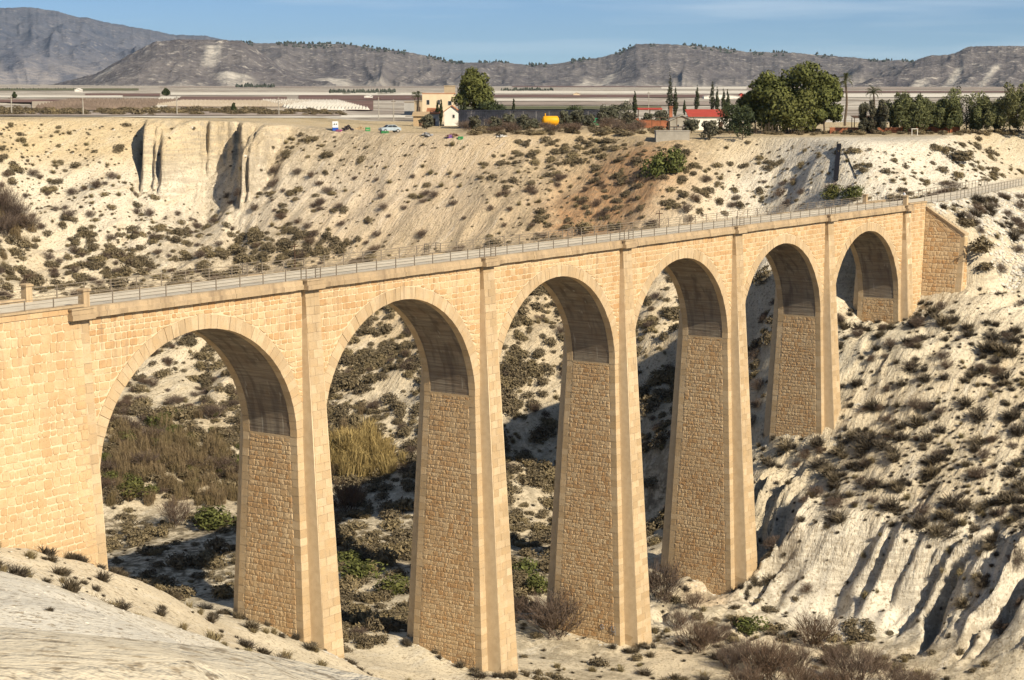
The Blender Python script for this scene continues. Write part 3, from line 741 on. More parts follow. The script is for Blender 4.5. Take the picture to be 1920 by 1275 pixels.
for side in (0, 1):
    for k in range(0, 6):
        a = k * S_SPAN + (PW / 2 + .20); b = (k + 1) * S_SPAN - (PW / 2 + .20)
        cornice_run(a, b, side, side == 0)
    for k in range(0, 7):
        uc = k * S_SPAN; m = MB(); hw = PW / 2 + .19
        y = (lambda p: p) if side == 0 else (lambda p: W_ - p)
        for z0, z1, pr in ((-1.26, -.93, -.80), (-.925, -.62, -.66), (-.615, -.52, -.72)):
            ya, yb = sorted((y(pr), y(.12))); m.box(uc - hw + (.06 if z0 == -.925 else 0), uc + hw - (.06 if z0 == -.925 else 0), ya, yb, z0, z1, .25 + .4 * rs.random())
        m.build('corbel_block', M_CORNICE, cor)
def gravel_material():
    t = NT('track_gravel', .95, .05); n = t.noise(.8, 3); f = t.noise(9, 3, .7)
    c = t.mix(t.ramp(n, [(.35, 0.), (.65, 1.)]), (0.58, 0.51, 0.40), (0.70, 0.63, 0.51)); c = t.mix(t.ramp(f, [(.3, .5), (.45, 0.)]), c, (.3, .27, .22))
    return t.done(c, t.bump(f, .4, .03))
M_GRAVEL = gravel_material()
dk = MB(); dk.box(-44, 141.0, .125, W_ - .125, -1.2, -.56, .5)
dk.build('deck_slab', M_GRAVEL, viaduct)
REST_O = REST.build('rubble_stonework', M_RUBBLE, viaduct); tag(REST_O, kind='stuff')
RESTA_O = REST_A.build('dressed_stonework', M_ASHLAR, viaduct); tag(RESTA_O, kind='stuff')
# stone posts at both ends of the arches
def stone_post(u, v, label):
    e = empty('stone_post', (u, v, -.56), 0, label, 'post')
    m = MB(); m.hexa([(-.26, -.26, 0), (.26, -.26, 0), (.26, .26, 0), (-.26, .26, 0), (-.25, -.25, 1.02), (.25, -.25, 1.02), (.25, .25, 1.02), (-.25, .25, 1.02)], .7); m.build('shaft', M_ASHLAR, e)
    m = MB(); m.box(-.33, .33, -.33, .33, 1.02, 1.12, .3); m.hexa([(-.33, -.33, 1.12), (.33, -.33, 1.12), (.33, .33, 1.12), (-.33, .33, 1.12), (-.2, -.2, 1.2), (.2, -.2, 1.2), (.2, .2, 1.2), (-.2, .2, 1.2)], .3); m.build('cap', M_CORNICE, e)
stone_post(.70, -.02, 'square stone post with flat cap at left end of the near railing')
stone_post(.70, W_ + .05, 'square stone post with flat cap at left end of the far railing')
stone_post(134.9, -.02, 'square stone post with flat cap at right end of the near railing')
stone_post(134.9, W_ + .05, 'square stone post with flat cap at right end of the far railing')
# ---- railings
M_STEEL = plain('galvanised_steel', (0.24, 0.20, 0.155), .6, .2, 4.0, .1)
def railing(path, label, spec, name='metal_railing', h=.88):
    """path: list of (u, v, z, post?)"""
    e = empty(name, path[0][:3], 0, label, 'railing'); o = Vector(path[0][:3])
    pm = MB(); pm.box(-.03, .03, -.03, .03, 0, h, .5); pme = pm.to_mesh('post', M_STEEL)
    for u, v, z, post in path:
        if post:
            ob = bpy.data.objects.new('post', pme); COL.objects.link(ob); ob.parent = e; ob.location = Vector((u, v, z)) - o
    for hh, r in spec:
        m = MB()
        for p, q in zip(path[:-1], path[1:]):
            m.tube(Vector((p[0], p[1], p[2] + hh)) - o, Vector((q[0], q[1], q[2] + hh)) - o, r, None, 5, .5, 0, False)
        m.build('rail', M_STEEL, e)
SPEC = ((.86, .028), (.64, .021), (.43, .021), (.22, .021))
def deck_path(side):
    v = .02 if side == 0 else W_ - .02; vo = -.47 if side == 0 else W_ + .47; z = -.55
    P = [(1.0, v, z, False)]
    for k in range(6):
        P += [(k * S_SPAN + 3.2 + 2.4 * i, v, z, True) for i in range(8)]
        uc = (k + 1) * S_SPAN
        if k < 5: P += [(uc - .8, v, z, True), (uc - .8, vo, z + .04, True), (uc + .8, vo, z + .04, True), (uc + .8, v, z, True)]
    P.append((134.6, v, z, False)); return P
railing(deck_path(0), 'grey metal railing with refuge bays along the near edge of the viaduct deck', SPEC)
railing(deck_path(1), 'grey metal railing along the far edge of the viaduct deck', SPEC)
M_RUST = plain('rusty_rail_paint', (0.20, 0.11, 0.07), .7, .3, 4.0, .2)
railing([(.4 - 2.3 * i if i else .4, -.12, -.33, i > 0) for i in range(6)], 'short metal railing on the near parapet left of the stone post', ((.60, .018), (.32, .015)), h=.62)
railing([(.4 - 2.3 * i if i else .4, W_ + .12, -.33, i > 0) for i in range(6)], 'short metal railing on the far parapet left of the stone post', ((.60, .018), (.32, .015)), h=.62)
railing([(135.2 + 1.9 * i, W_ + .12, -.33, True) for i in range(4)], 'low metal railing on the far parapet beside the right abutment', ((.60, .018), (.32, .015)), h=.62)
M_WOOD = plain('weathered_wood', (0.20, 0.14, 0.09), .85, .25, 5.0)
def track_path(off, n, start=0.0):
    seg = [0.0]
    for a, b in zip(TRACK[1:-1], TRACK[2:]): seg.append(seg[-1] + float(np.hypot(*(b - a))))
    P = []
    for i in range(n):
        s = start + 2.1 * i; j = min(int(np.searchsorted(seg, s, side='right')) - 1, len(seg) - 2); a, b = TRACK[1 + j], TRACK[2 + j]
        t = (s - seg[j]) / (seg[j + 1] - seg[j]); d = (b - a) / np.hypot(*(b - a)); p = a + (b - a) * t + np.array([-d[1], d[0]]) * off
        P.append((float(p[0]), float(p[1]), -.62, True))
    return P
railing(track_path(-2.5, 26, .4), 'post and rail fence along the near side of the track beyond the abutment', ((1.02, .035), (.6, .03)), 'track_fence', 1.08)
railing(track_path(2.6, 26, .4), 'post and rail fence along the far side of the track beyond the abutment', ((1.02, .035), (.6, .03)), 'track_fence', 1.08)
# gravel track beyond the abutment
tm = MB(); L_ = track_path(-2.4, 42); R_ = track_path(2.4, 42)
for a, b, c, d in zip(L_[:-1], L_[1:], R_[1:], R_[:-1]): tm.poly([(p[0], p[1], -.60) for p in (a, b, c, d)])
tag(tm.build('track', M_GRAVEL), 'white gravel track running on from the viaduct', kind='structure')

# ------------------------------------------------------------------ hills on the horizon
def hill_material(name, scrub, scrub2, pale, pale_lo, pale_hi, stretch=1.0):
    t = NT(name, .95, .03)
    n = t.noise(.006, 4, .6); f = t.noise(.045, 3, .7); g = t.noise(.02, 4, .65)
    c = t.mix(t.ramp(n, [(.35, 0.), (.65, 1.)]), scrub, scrub2)
    c = t.mix(t.ramp(f, [(.56, 0.), (.70, .75)]), c, pale)
    c = t.mix(t.ramp(f, [(.30, .65), (.43, 0.)]), c, tuple(x * .45 for x in scrub))
    p = t.attr('tint'); c = t.mix(t.math('MULTIPLY', p, t.ramp(g, [(.35, .2), (.6, 1.)])), c, pale)
    return t.done(c, t.bump(f, .8, 12.0))
M_HILL = hill_material('hazed_scrub_hill', (0.115, 0.105, 0.112), (0.185, 0.168, 0.165), (0.54, 0.50, 0.44), .5, .7)  # grey-purple of scrub and rock, with distance haze mixed into the colour
M_HILLFAR = hill_material('hazed_far_range', (0.10, 0.115, 0.16), (0.165, 0.17, 0.205), (0.36, 0.33, 0.32), .5, .7)  # bluer slopes: more of the distance haze is put into this base colour
def hill(name, label, prof, rc, width, mat, cap=.0, amp=30., seed=1, bite=(), step=2.2, foot=.0, lean=1.5):
    px = np.arange(prof[0][0], prof[-1][0] + .1, step); cy = np.interp(px, [p[0] for p in prof], [p[1] for p in prof])
    rcv = np.interp(px, [p[0] for p in prof], [p[2] if len(p) > 2 else rc for p in prof])
    T = np.r_[np.linspace(-.5, 0, 6)[:-1], np.linspace(0, 1, 46)]
    X = np.zeros((len(T), len(px))); Y = X.copy(); Z = X.copy(); P = X.copy()
    lat = px / FPX * rc
    for i, (a, b) in enumerate(zip(px, cy)):
        d = ray(a, b); d = d / math.hypot(d[0], d[1])
        b0 = b + .8 * (vnoise(a / 9., 0, seed) - .5) + 1.1 * (vnoise(a / 3., 0, seed + 1) - .5)
        d2 = ray(a, b0); d2 = d2 / math.hypot(d2[0], d2[1]); zc = CAM[2] + d2[2] * rcv[i]
        r = rcv[i] - T * width; x = CAM[0] + d[0] * r; y = CAM[1] + d[1] * r
        zb = plain_z(x, y) - 6
        t = np.clip(np.abs(T), 0, 1)
        f = np.where(T < 0, 1 - 1.6 * t, (1 - t) ** lean)
        if cap > 0: f = np.where(T >= 0, np.where(t < .05, 1 - t / .05 * cap, (1 - cap) * (1 - (t - .05) / .95) ** lean), f)
        X[:, i] = x; Y[:, i] = y; Z[:, i] = zb + (zc - zb) * f; P[:, i] = t
    LL = lat[None, :] + 0 * X; TT = T[:, None] + 0 * X
    rg = ridge(LL / (amp * 7) + .35 * vnoise(LL / 200, TT * 3, seed + 3), TT * 1.1, seed + 4, 4, .55) - .5
    env = np.sin(np.clip(TT, 0, 1) * math.pi) ** .7
    Z += amp * rg * env * 1.3 + amp * .35 * (fbm(X / 90, Y / 90, seed + 6, 3) - .5) * np.clip(env + .15, 0, 1)
    pale = np.clip(sstep(.60, .92, TT) * .9 * sstep(.35, .6, fbm(LL / 120, TT * 4, seed + 8, 3)), 0, 1)
    for (bx, bw, t0, t1, s) in bite:
        pale = np.maximum(pale, np.exp(-((px[None, :] - bx - (TT - t0) * s) / bw) ** 4) * sstep(t0 - .05, t0, TT) * (1 - sstep(t1, t1 + .1, TT)))
    me, q = grid_mesh(name, X, Y, Z)
    a = me.attributes.new('tint', 'FLOAT', 'POINT'); a.data.foreach_set('value', pale.astype(np.float32).ravel())
    me.materials.append(mat); o = bpy.data.objects.new(name, me); COL.objects.link(o); tag(o, label, kind='structure'); return X, Y, Z, px
hill('mountain', 'high blue grey wooded mountain at far left', [(-120, 30), (-50, 12), (0, 15), (60, 14), (110, 21), (150, 34), (200, 42), (260, 53), (330, 66), (385, 66), (400, 70), (470, 84), (560, 120), (650, 155)], 9500, 4000, M_HILLFAR, 0, 130, 5, lean=1.25)
crest = hill('mountain', 'long scrubby ridge closing the plain', [(440, 80), (500, 81), (560, 82), (620, 82), (660, 84), (700, 90), (760, 97), (800, 105), (830, 112), (860, 118), (900, 117), (950, 117), (990, 122), (1040, 120), (1080, 113), (1130, 107), (1170, 95), (1193, 82), (1230, 82), (1290, 85), (1350, 90), (1400, 97), (1450, 98), (1500, 100), (1550, 104), (1600, 108), (1650, 113), (1690, 113), (1740, 122), (1800, 140), (1880, 158)], 6200, 1900, M_HILL, .10, 42, 15,
     bite=((1110, 18, .55, .9, -70), (1150, 10, .4, .85, -90), (620, 40, .65, .95, 60)), lean=1.5)
hill('mountain', 'flat topped mesa with pale landslip scar', [(60, 162), (110, 156), (180, 138), (240, 104), (290, 78), (330, 74), (400, 74), (452, 76), (480, 92), (530, 128), (570, 146), (630, 160)], 4600, 900, M_HILL, .12, 30, 25,
     bite=((402, 15, .10, .42, -36), (205, 16, .12, .35, -40), (440, 34, .60, .95, 40)), lean=1.35)
hill('mountain', 'flat topped mesa at far right', [(1560, 162), (1620, 154), (1690, 126), (1722, 111), (1745, 104), (1775, 103), (1790, 100), (1816, 87), (1850, 86), (1920, 87), (2000, 89), (2100, 92)], 4700, 1300, M_HILL, .14, 38, 35,
     bite=((1800, 9, .3, .75, -70), (1870, 7, .3, .7, -70), (1730, 14, .5, .9, -80)), lean=1.4)
# pines dotted along the skyline of the ridge
def blob_mesh(mb, c, r, h, rs, tint=None):
    n = 5; t = rs.random() if tint is None else tint; pts = [(c[0], c[1], c[2] + h)]
    for lv, rr in ((.62, .8), (.2, 1.0)):
        for i in range(n):
            a = 2 * math.pi * i / n + rs.random(); q = rr * r * rs.uniform(.75, 1.2); pts.append((c[0] + q * math.cos(a), c[1] + q * math.sin(a), c[2] + h * lv * rs.uniform(.85, 1.15)))
    fs = [(0, 1 + i, 1 + (i + 1) % n) for i in range(n)] + [(1 + i, 6 + i, 6 + (i + 1) % n, 1 + (i + 1) % n) for i in range(n)]
    mb.mesh(pts, fs, t)
M_FARWOOD = plain('far_pines', (0.055, 0.062, 0.05), .95, .3, .02)
fw = MB(); X, Y, Z, cpx = crest; rs2 = random.Random(5)
for i in range(900):
    j = rs2.randrange(4, len(cpx)); 
    if vnoise(cpx[j] / 24., 3, 77) < .42: continue
    k = rs2.choice((4, 5, 5, 6, 7)); x = X[k, j] + rs2.uniform(-12, 12); y = Y[k, j] + rs2.uniform(-12, 12)
    blob_mesh(fw, (x, y, Z[k, j] - 2), rs2.uniform(3, 6.5), rs2.uniform(6, 12), rs2)
tag(fw.build('skyline_pines', M_FARWOOD), 'dark pines dotted along the skyline of the far ridge', 'wood', kind='stuff')

# ------------------------------------------------------------------ fields on the plain
def field_mat(name, a, b, sc=.05):
    t = NT(name, .95, .03); n = t.noise(sc, 4, .6); return t.done(t.mix(t.ramp(n, [(.4, 0.), (.6, 1.)]), a, b))
F_PLOUGH = field_mat('ploughed_soil', (0.15, 0.095, 0.085), (0.21, 0.14, 0.12)); F_PALE = field_mat('pale_fallow', (0.62, 0.57, 0.48), (0.72, 0.68, 0.60))
F_GREEN = field_mat('green_crop', (0.12, 0.125, 0.075), (0.17, 0.165, 0.10)); F_TAN = field_mat('dry_stubble', (0.40, 0.33, 0.25), (0.48, 0.41, 0.32)); F_GREY = field_mat('bare_scrub', (0.27, 0.22, 0.19), (0.40, 0.34, 0.29), .15)
F_BRUSH = field_mat('dead_brush', (0.21, 0.16, 0.12), (0.32, 0.26, 0.19), .4)
def plain_pt(px, py, dz=0.0):
    p = hit(px, py, 345); return np.array([p[0], p[1], p[2] + dz])
def field(pxa, pxb, y0, y1, mat, label, skew=0.0, dz=.25):
    m = MB(); nx = max(2, int((pxb - pxa) / 60)); ny = 3; g = []
    for j in range(ny + 1):
        py = y1 + (y0 - y1) * j / ny
        g.append([plain_pt(pxa + (pxb - pxa) * i / nx + skew * j / ny, py, dz) for i in range(nx + 1)])
    m.mesh([p for r in g for p in r], [(j * (nx + 1) + i, j * (nx + 1) + i + 1, (j + 1) * (nx + 1) + i + 1, (j + 1) * (nx + 1) + i) for j in range(ny) for i in range(nx)])
    tag(m.build('field', mat), label, kind='structure')
for f in [(-60, 640, 211, 219, F_GREY, 'strip of dead brush along the rim road'), (-60, 150, 187.5, 193, F_PLOUGH, 'ploughed field at the left edge'), (60, 290, 191, 208, F_TAN, 'tan orchard field left of the farm road'),
          (310, 538, 182, 189, F_PLOUGH, 'dark ploughed field beyond the orchard'), (292, 540, 191.5, 202, F_PLOUGH, 'vineyard right of the farm road'), (300, 560, 203, 209, F_TAN, 'stubble strip by the rim road'),
          (548, 700, 189.5, 208, F_PLOUGH, 'vineyard with pale rows'), (160, 300, 176, 181, F_PLOUGH, 'dark strip of soil behind the lone tree'), (-60, 230, 180, 184, F_PALE, 'pale fallow strip at left'),
          (320, 840, 174, 179, F_PALE, 'long pale fallow field'), (-60, 260, 166, 170, F_GREEN, 'dark green strip below the mesa'), (640, 830, 173.5, 178, F_GREEN, 'green crop left of the farm'),
          (560, 800, 179.5, 188, F_PLOUGH, 'ploughed field left of the farm'), (900, 1420, 171, 176, F_PALE, 'pale field behind the shade house'), (880, 1400, 178, 183, F_PLOUGH, 'dark field behind the shade house'),
          (900, 1180, 186, 190, F_PALE, 'pale terrace behind the shade house'), (940, 1420, 191, 198, F_GREY, 'scrubby terrace right of the shade house'), (960, 1300, 161, 163.5, F_PLOUGH, 'far dark field under the ridge'),
          (1240, 1440, 163, 167, F_PALE, 'far pale field under the ridge'), (1400, 1920, 163.5, 168, F_GREY, 'grey strip under the far mesa'), (1520, 1930, 176, 183, F_PALE, 'pale field behind the pepper trees'), (860, 1240, 200, 206, F_GREEN, 'olive strip behind the shade house'), (1560, 1930, 171, 174, F_PLOUGH, 'dark strip behind the pepper trees'), (300, 860, 162, 164.5, F_GREY, 'grey strip at the foot of the mesa')]:
    field(*f)
field(262, 300, 183, 212, F_PALE, 'pale farm road running out across the plain', skew=40, dz=.5)
field(-60, 760, 217, 221.5, F_PALE, 'pale road along the rim of the gorge', dz=.12)
# rows of vines and orchard trees
M_VINE = plain('bare_vines', (0.20, 0.15, 0.115), .95, .3, .3)
def rows(name, label, pxa, pxb, y0, y1, n, skew, w, h, mat, kind_label):
    m = MB()
    for i in range(n):
        f = i / (n - 1); a = plain_pt(pxa + (pxb - pxa) * f, y1); b = plain_pt(pxa + (pxb - pxa) * f + skew, y0)
        k = 14
        for j in range(k):
            p = a + (b - a) * (j / k); q = a + (b - a) * ((j + .62) / k); d = (q - p) / np.hypot(*(q - p)[:2]); s = np.array([-d[1], d[0], 0]) * w
            m.mesh([p - s, p + s, q + s, q - s, (p + q) / 2 + np.array([0, 0, h])], [(0, 1, 4), (1, 2, 4), (2, 3, 4), (3, 0, 4)], random.random())
    tag(m.build(name, mat), label, kind_label, kind='stuff')
rows('vine_rows', 'rows of bare vines in the vineyard at centre left', 552, 690, 190.5, 207.5, 22, -60, .8, 1.3, F_PALE, 'vineyard')
rows('orchard_rows', 'rows of small bare orchard trees left of the farm road', 70, 270, 192, 207.5, 26, 60, .9, 1.6, M_VINE, 'orchard')
rows('vine_rows', 'rows of vines right of the farm road', 296, 536, 192, 201.5, 30, 50, .7, 1.2, F_TAN, 'vineyard')

# ------------------------------------------------------------------ foliage tools
def leaf_mesh(name, P, Nrm, size, tint, mat, aspect=.55, rng=RNG, bend=None):
    """many small leaf quads at points P facing Nrm (numpy), one mesh"""
    n = len(P); r = rng.normal(size=(n, 3)); Nn = Nrm + .55 * r; Nn /= np.linalg.norm(Nn, axis=1)[:, None] + 1e-9
    a = np.cross(Nn, rng.normal(size=(n, 3))); a /= np.linalg.norm(a, axis=1)[:, None] + 1e-9; b = np.cross(Nn, a)
    s = size * rng.uniform(.6, 1.4, n)[:, None]
    V = np.stack([P - a * s - b * s * aspect * .4, P + a * s * .1 - b * s * aspect, P + a * s, P + a * s * .1 + b * s * aspect], 1).reshape(-1, 3)
    me = bpy.data.meshes.new(name); me.vertices.add(4 * n); me.vertices.foreach_set('co', V.astype(np.float32).ravel())
    idx = np.arange(4 * n, dtype=np.int32); me.loops.add(4 * n); me.loops.foreach_set('vertex_index', idx)
    me.polygons.add(n); me.polygons.foreach_set('loop_start', np.arange(0, 4 * n, 4, dtype=np.int32)); me.polygons.foreach_set('loop_total', np.full(n, 4, np.int32))
    at = me.attributes.new('tint', 'FLOAT', 'POINT'); at.data.foreach_set('value', np.repeat(tint, 4).astype(np.float32))
    me.materials.append(mat); me.update(calc_edges=True); return me
def crown_points(blobs, n, rng, shell=.5):
    w = np.array([b[1][0] * b[1][1] * b[1][2] for b in blobs]) ** (2 / 3); idx = rng.choice(len(blobs), n, p=w / w.sum())
    C = np.array([b[0] for b in blobs])[idx]; Rr = np.array([b[1] for b in blobs])[idx]
    d = rng.normal(size=(n, 3)); d /= np.linalg.norm(d, axis=1)[:, None]; q = rng.uniform(shell, 1.0, n)[:, None] ** .6
    return C + d * Rr * q, d, np.clip(.5 + .35 * rng.normal(size=n) * .6 + (rng.random(len(blobs))[idx] - .5) * .5, 0, 1)
def leaf_material(name, dark, light, other, rough=.8, trans=.15):
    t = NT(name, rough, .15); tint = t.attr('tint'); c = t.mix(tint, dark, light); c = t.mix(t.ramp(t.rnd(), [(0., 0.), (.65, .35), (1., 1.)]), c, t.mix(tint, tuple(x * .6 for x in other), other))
    return t.done(c)
L_PINE = leaf_material('pine_needles', (0.042, 0.052, 0.017), (0.155, 0.168, 0.050), (0.14, 0.145, 0.045))
L_DARK = leaf_material('dark_evergreen', (0.025, 0.033, 0.017), (0.07, 0.085, 0.036), (0.055, 0.07, 0.03))
L_CYP = leaf_material('cypress_needles', (0.022, 0.028, 0.014), (0.060, 0.070, 0.030), (0.05, 0.055, 0.025))
L_OLIVE = leaf_material('olive_leaves', (0.065, 0.067, 0.044), (0.155, 0.155, 0.105), (0.12, 0.11, 0.075))
L_PEPPER = leaf_material('pepper_leaves', (0.055, 0.064, 0.027), (0.190, 0.200, 0.085), (0.17, 0.17, 0.075))
L_GREEN = leaf_material('green_bush_leaves', (0.050, 0.060, 0.018), (0.15, 0.165, 0.050), (0.13, 0.125, 0.04))
L_SHRUB = leaf_material('dry_shrub', (0.056, 0.045, 0.030), (0.200, 0.160, 0.102), (0.28, 0.22, 0.12))
L_TUFT = leaf_material('esparto_tuft', (0.048, 0.040, 0.032), (0.140, 0.115, 0.086), (0.22, 0.175, 0.11))
L_TWIG = leaf_material('bare_twigs', (0.085, 0.060, 0.048), (0.19, 0.145, 0.115), (0.17, 0.115, 0.08))
L_REED = leaf_material('dry_reed', (0.19, 0.135, 0.055), (0.50, 0.385, 0.165), (0.46, 0.33, 0.13))
L_BREED = leaf_material('brown_reed', (0.13, 0.092, 0.052), (0.31, 0.232, 0.135), (0.24, 0.185, 0.095))
M_BARK = plain('bark', (0.12, 0.09, 0.065), .95, .3, 6.0, 0, .6)
def blades_mesh(name, n, rad, h0, h1, w, mat, rng, out=1.0, base=.12, droop=.0, segs=2):
    a = rng.uniform(0, 2 * math.pi, n); br = base * rng.random(n) ** .5; ba = rng.uniform(0, 2 * math.pi, n)
    H = rng.uniform(h0, h1, n); q = rng.random(n) ** .6 * rad * out
    B = np.stack([br * np.cos(ba), br * np.sin(ba), 0 * a], 1); Tp = B + np.stack([q * np.cos(a), q * np.sin(a), H], 1)
    Md = B * .5 + Tp * .5 + np.stack([0 * a - .0, 0 * a, H * (.14 + droop)], 1); Tp[:, 2] -= droop * H
    jit = rng.normal(size=(n, 3)) * .04 * rad; Md += jit
    side = np.stack([-np.sin(a), np.cos(a), 0.3 * rng.normal(size=n)], 1) * w
    V = np.stack([B - side, B + side, Md + side * .8, Md - side * .8, Tp], 1).reshape(-1, 3)
    F = []; 
    for i in range(n):
        o = 5 * i; F.append((o, o + 1, o + 2, o + 3)); F.append((o + 3, o + 2, o + 4))
    me = bpy.data.meshes.new(name); me.from_pydata(V.tolist(), [], F); at = me.attributes.new('tint', 'FLOAT', 'POINT'); at.data.foreach_set('value', np.repeat(rng.random(n), 5).astype(np.float32))
    me.materials.append(mat); me.update(); return me
def twig_mesh(name, rs, n_main, h, spread, mat, w=.012, gens=3):
    mb = MB()
    def grow(p, d, L, g, ww):
        q = p + d * L + Vector((rs.uniform(-.1, .1), rs.uniform(-.1, .1), rs.uniform(-.05, .1))) * L
        s = d.cross(Vector((rs.uniform(-1, 1), rs.uniform(-1, 1), rs.uniform(-1, 1)))); s.normalize()
        mb.poly([p - s * ww, p + s * ww, q + s * ww * .6, q - s * ww * .6], rs.random())
        if g > 0:
            for _ in range(3 if g > 1 else 4):
                dd = (d + Vector((rs.uniform(-.75, .75), rs.uniform(-.75, .75), rs.uniform(-.25, .6)))).normalized()
                f = rs.uniform(.35, 1.0); grow(p + (q - p) * f, dd, L * rs.uniform(.55, .85), g - 1, ww * .72)
    for _ in range(n_main):
        a = rs.uniform(0, 2 * math.pi); e = rs.uniform(.25, 1.0)
        d = Vector((math.cos(a) * spread * e, math.sin(a) * spread * e, 1.0)).normalized(); grow(Vector((rs.uniform(-.15, .15) * spread, rs.uniform(-.15, .15) * spread, 0)), d, h * rs.uniform(.35, .5), gens, w)
    return mb.to_mesh(name, mat)
def dome_mesh(name, n, mat, rng, hz=.62, size=.10, lumps=5):
    bl = [((rng.uniform(-.28, .28), rng.uniform(-.28, .28), hz * rng.uniform(.25, .5)), (rng.uniform(.24, .42), rng.uniform(.24, .42), hz * rng.uniform(.35, .55))) for _ in range(lumps)]
    P, N, T = crown_points(bl, n, rng, .45); P[:, 2] = np.maximum(P[:, 2], .01); return leaf_mesh(name, P, N, size, T, mat, .4, rng)
RG = np.random.default_rng(3); RS = random.Random(3)
TUFTS = [blades_mesh('tuft', 210, .55, .10, .62, .017, L_TUFT, RG, 1.0, .18) for _ in range(4)]
DOMES = [dome_mesh('shrub', 420, L_SHRUB, RG, .62, .075) for _ in range(4)]
GREENS = [dome_mesh('bush', 700, L_GREEN, RG, .8, .065, 7) for _ in range(3)]
OLIVED = [dome_mesh('bush', 700, L_OLIVE, RG, .8, .06, 7) for _ in range(3)]
REEDS = [blades_mesh('reed', 230, .62, .30, 1.0, .011, L_REED, RG, 1.0, .40, .12) for _ in range(2)]
BREEDS = [blades_mesh('reed', 220, .55, .25, 1.0, .011, L_BREED, RG, 1.0, .5, .10) for _ in range(2)]
TWIGS = [twig_mesh('bush', RS, 46, 1.0, 1.35, L_TWIG, .008) for _ in range(3)]
L_STRAW = leaf_material('straw_grass', (0.17, 0.13, 0.07), (0.36, 0.29, 0.165), (0.30, 0.25, 0.13))
STRAWS = [blades_mesh('grass', 170, .5, .15, .7, .014, L_STRAW, RG, 1.0, .2, .05) for _ in range(3)]
KINDS = {'straw': STRAWS, 'tuft': TUFTS, 'dome': DOMES, 'green': GREENS, 'olive': OLIVED, 'reed': REEDS, 'breed': BREEDS, 'twig': TWIGS}
# sources for the scattered remainder (never linked to the scene itself)
SRC = {}
for kname, meshes in KINDS.items():
    c = bpy.data.collections.new('source_' + kname)
    for i, m in enumerate(meshes): c.objects.link(bpy.data.objects.new('source_%s_%d' % (kname, i), m))
    SRC[kname] = c
def scatter_group():
    g = bpy.data.node_groups.new('scatter', 'GeometryNodeTree')
    g.interface.new_socket('Geometry', in_out='INPUT', socket_type='NodeSocketGeometry'); g.interface.new_socket('Plants', in_out='INPUT', socket_type='NodeSocketCollection')
    g.interface.new_socket('Geometry', in_out='OUTPUT', socket_type='NodeSocketGeometry')
    n = g.nodes; l = g.links; i = n.new('NodeGroupInput'); o = n.new('NodeGroupOutput'); ip = n.new('GeometryNodeInstanceOnPoints'); ci = n.new('GeometryNodeCollectionInfo')
    ci.inputs['Separate Children'].default_value = True; ci.inputs['Reset Children'].default_value = True; ip.inputs['Pick Instance'].default_value = True
    def na(name, typ):
        a = n.new('GeometryNodeInputNamedAttribute'); a.data_type = typ; a.inputs['Name'].default_value = name; return a.outputs['Attribute']
    l.new(i.outputs['Geometry'], ip.inputs['Points']); l.new(i.outputs['Plants'], ci.inputs['Collection']); l.new(ci.outputs['Instances'], ip.inputs['Instance'])
    l.new(na('rot', 'FLOAT_VECTOR'), ip.inputs['Rotation']); l.new(na('scl', 'FLOAT_VECTOR'), ip.inputs['Scale']); l.new(na('idx', 'INT'), ip.inputs['Instance Index'])
    l.new(ip.outputs['Instances'], o.inputs['Geometry']); return g
SCATTER = scatter_group()
def scatter(name, label, cat, kind, P, rot, scl, idx):
    me = bpy.data.meshes.new(name); me.from_pydata([tuple(p) for p in P], [], [])
    for nm, ty, arr, key in (('rot', 'FLOAT_VECTOR', rot, 'vector'), ('scl', 'FLOAT_VECTOR', scl, 'vector'), ('idx', 'INT', idx, 'value')):
        a = me.attributes.new(nm, ty, 'POINT'); a.data.foreach_set(key, np.asarray(arr).ravel().astype(np.int32 if ty == 'INT' else np.float32))
    o = bpy.data.objects.new(name, me); COL.objects.link(o); tag(o, label, cat, kind='stuff')
    md = o.modifiers.new('scatter', 'NODES'); md.node_group = SCATTER
    for it in SCATTER.interface.items_tree:
        if it.in_out == 'INPUT' and it.name == 'Plants': md[it.identifier] = SRC[kind]
    return o
def slope_normal(x, y, e=.8):
    return np.stack([-(ground_z(x + e, y) - ground_z(x - e, y)) / (2 * e), -(ground_z(x, y + e) - ground_z(x, y - e)) / (2 * e), np.ones(np.shape(x))], -1)
ORD = ('first', 'second', 'third', 'fourth', 'fifth', 'sixth')
_edge = [(170, 570), (570, 905), (905, 1165), (1165, 1378), (1378, 1552), (1552, 1700)]
def where(px, py, size, mid):
    """words that place a plant by what it is seen through, above or beside"""
    deck = 597 - .1327 * (px - 165)
    big = 'large ' if size > mid else 'small '
    for i, (a, b) in enumerate(_edge):
        if a <= px < b:
            if py > deck + 20 and py < deck + 430 - 45 * i: return big, 'seen through the %s arch' % ORD[i], ('low' if py > deck + 230 - 22 * i else 'high') + ' in the opening'
            if py < deck: return big, 'above the deck over the %s arch' % ORD[i], 'near the rim' if py < deck - 130 else 'near the railing'
            return big, 'before the %s pier foot,' % ORD[min(i, 5)], 'left of it' if px < (a + b) / 2 else 'right of it'
    if px < 170: return big, 'at the left edge', 'above the deck' if py < deck else 'below the abutment'
    return big, 'right of the arches', 'near the track' if py < 560 else ('on the upper slope' if py < 760 else ('on the middle slope' if py < 960 else 'near the cliff foot')) + (' left' if px < 1810 else ' right')
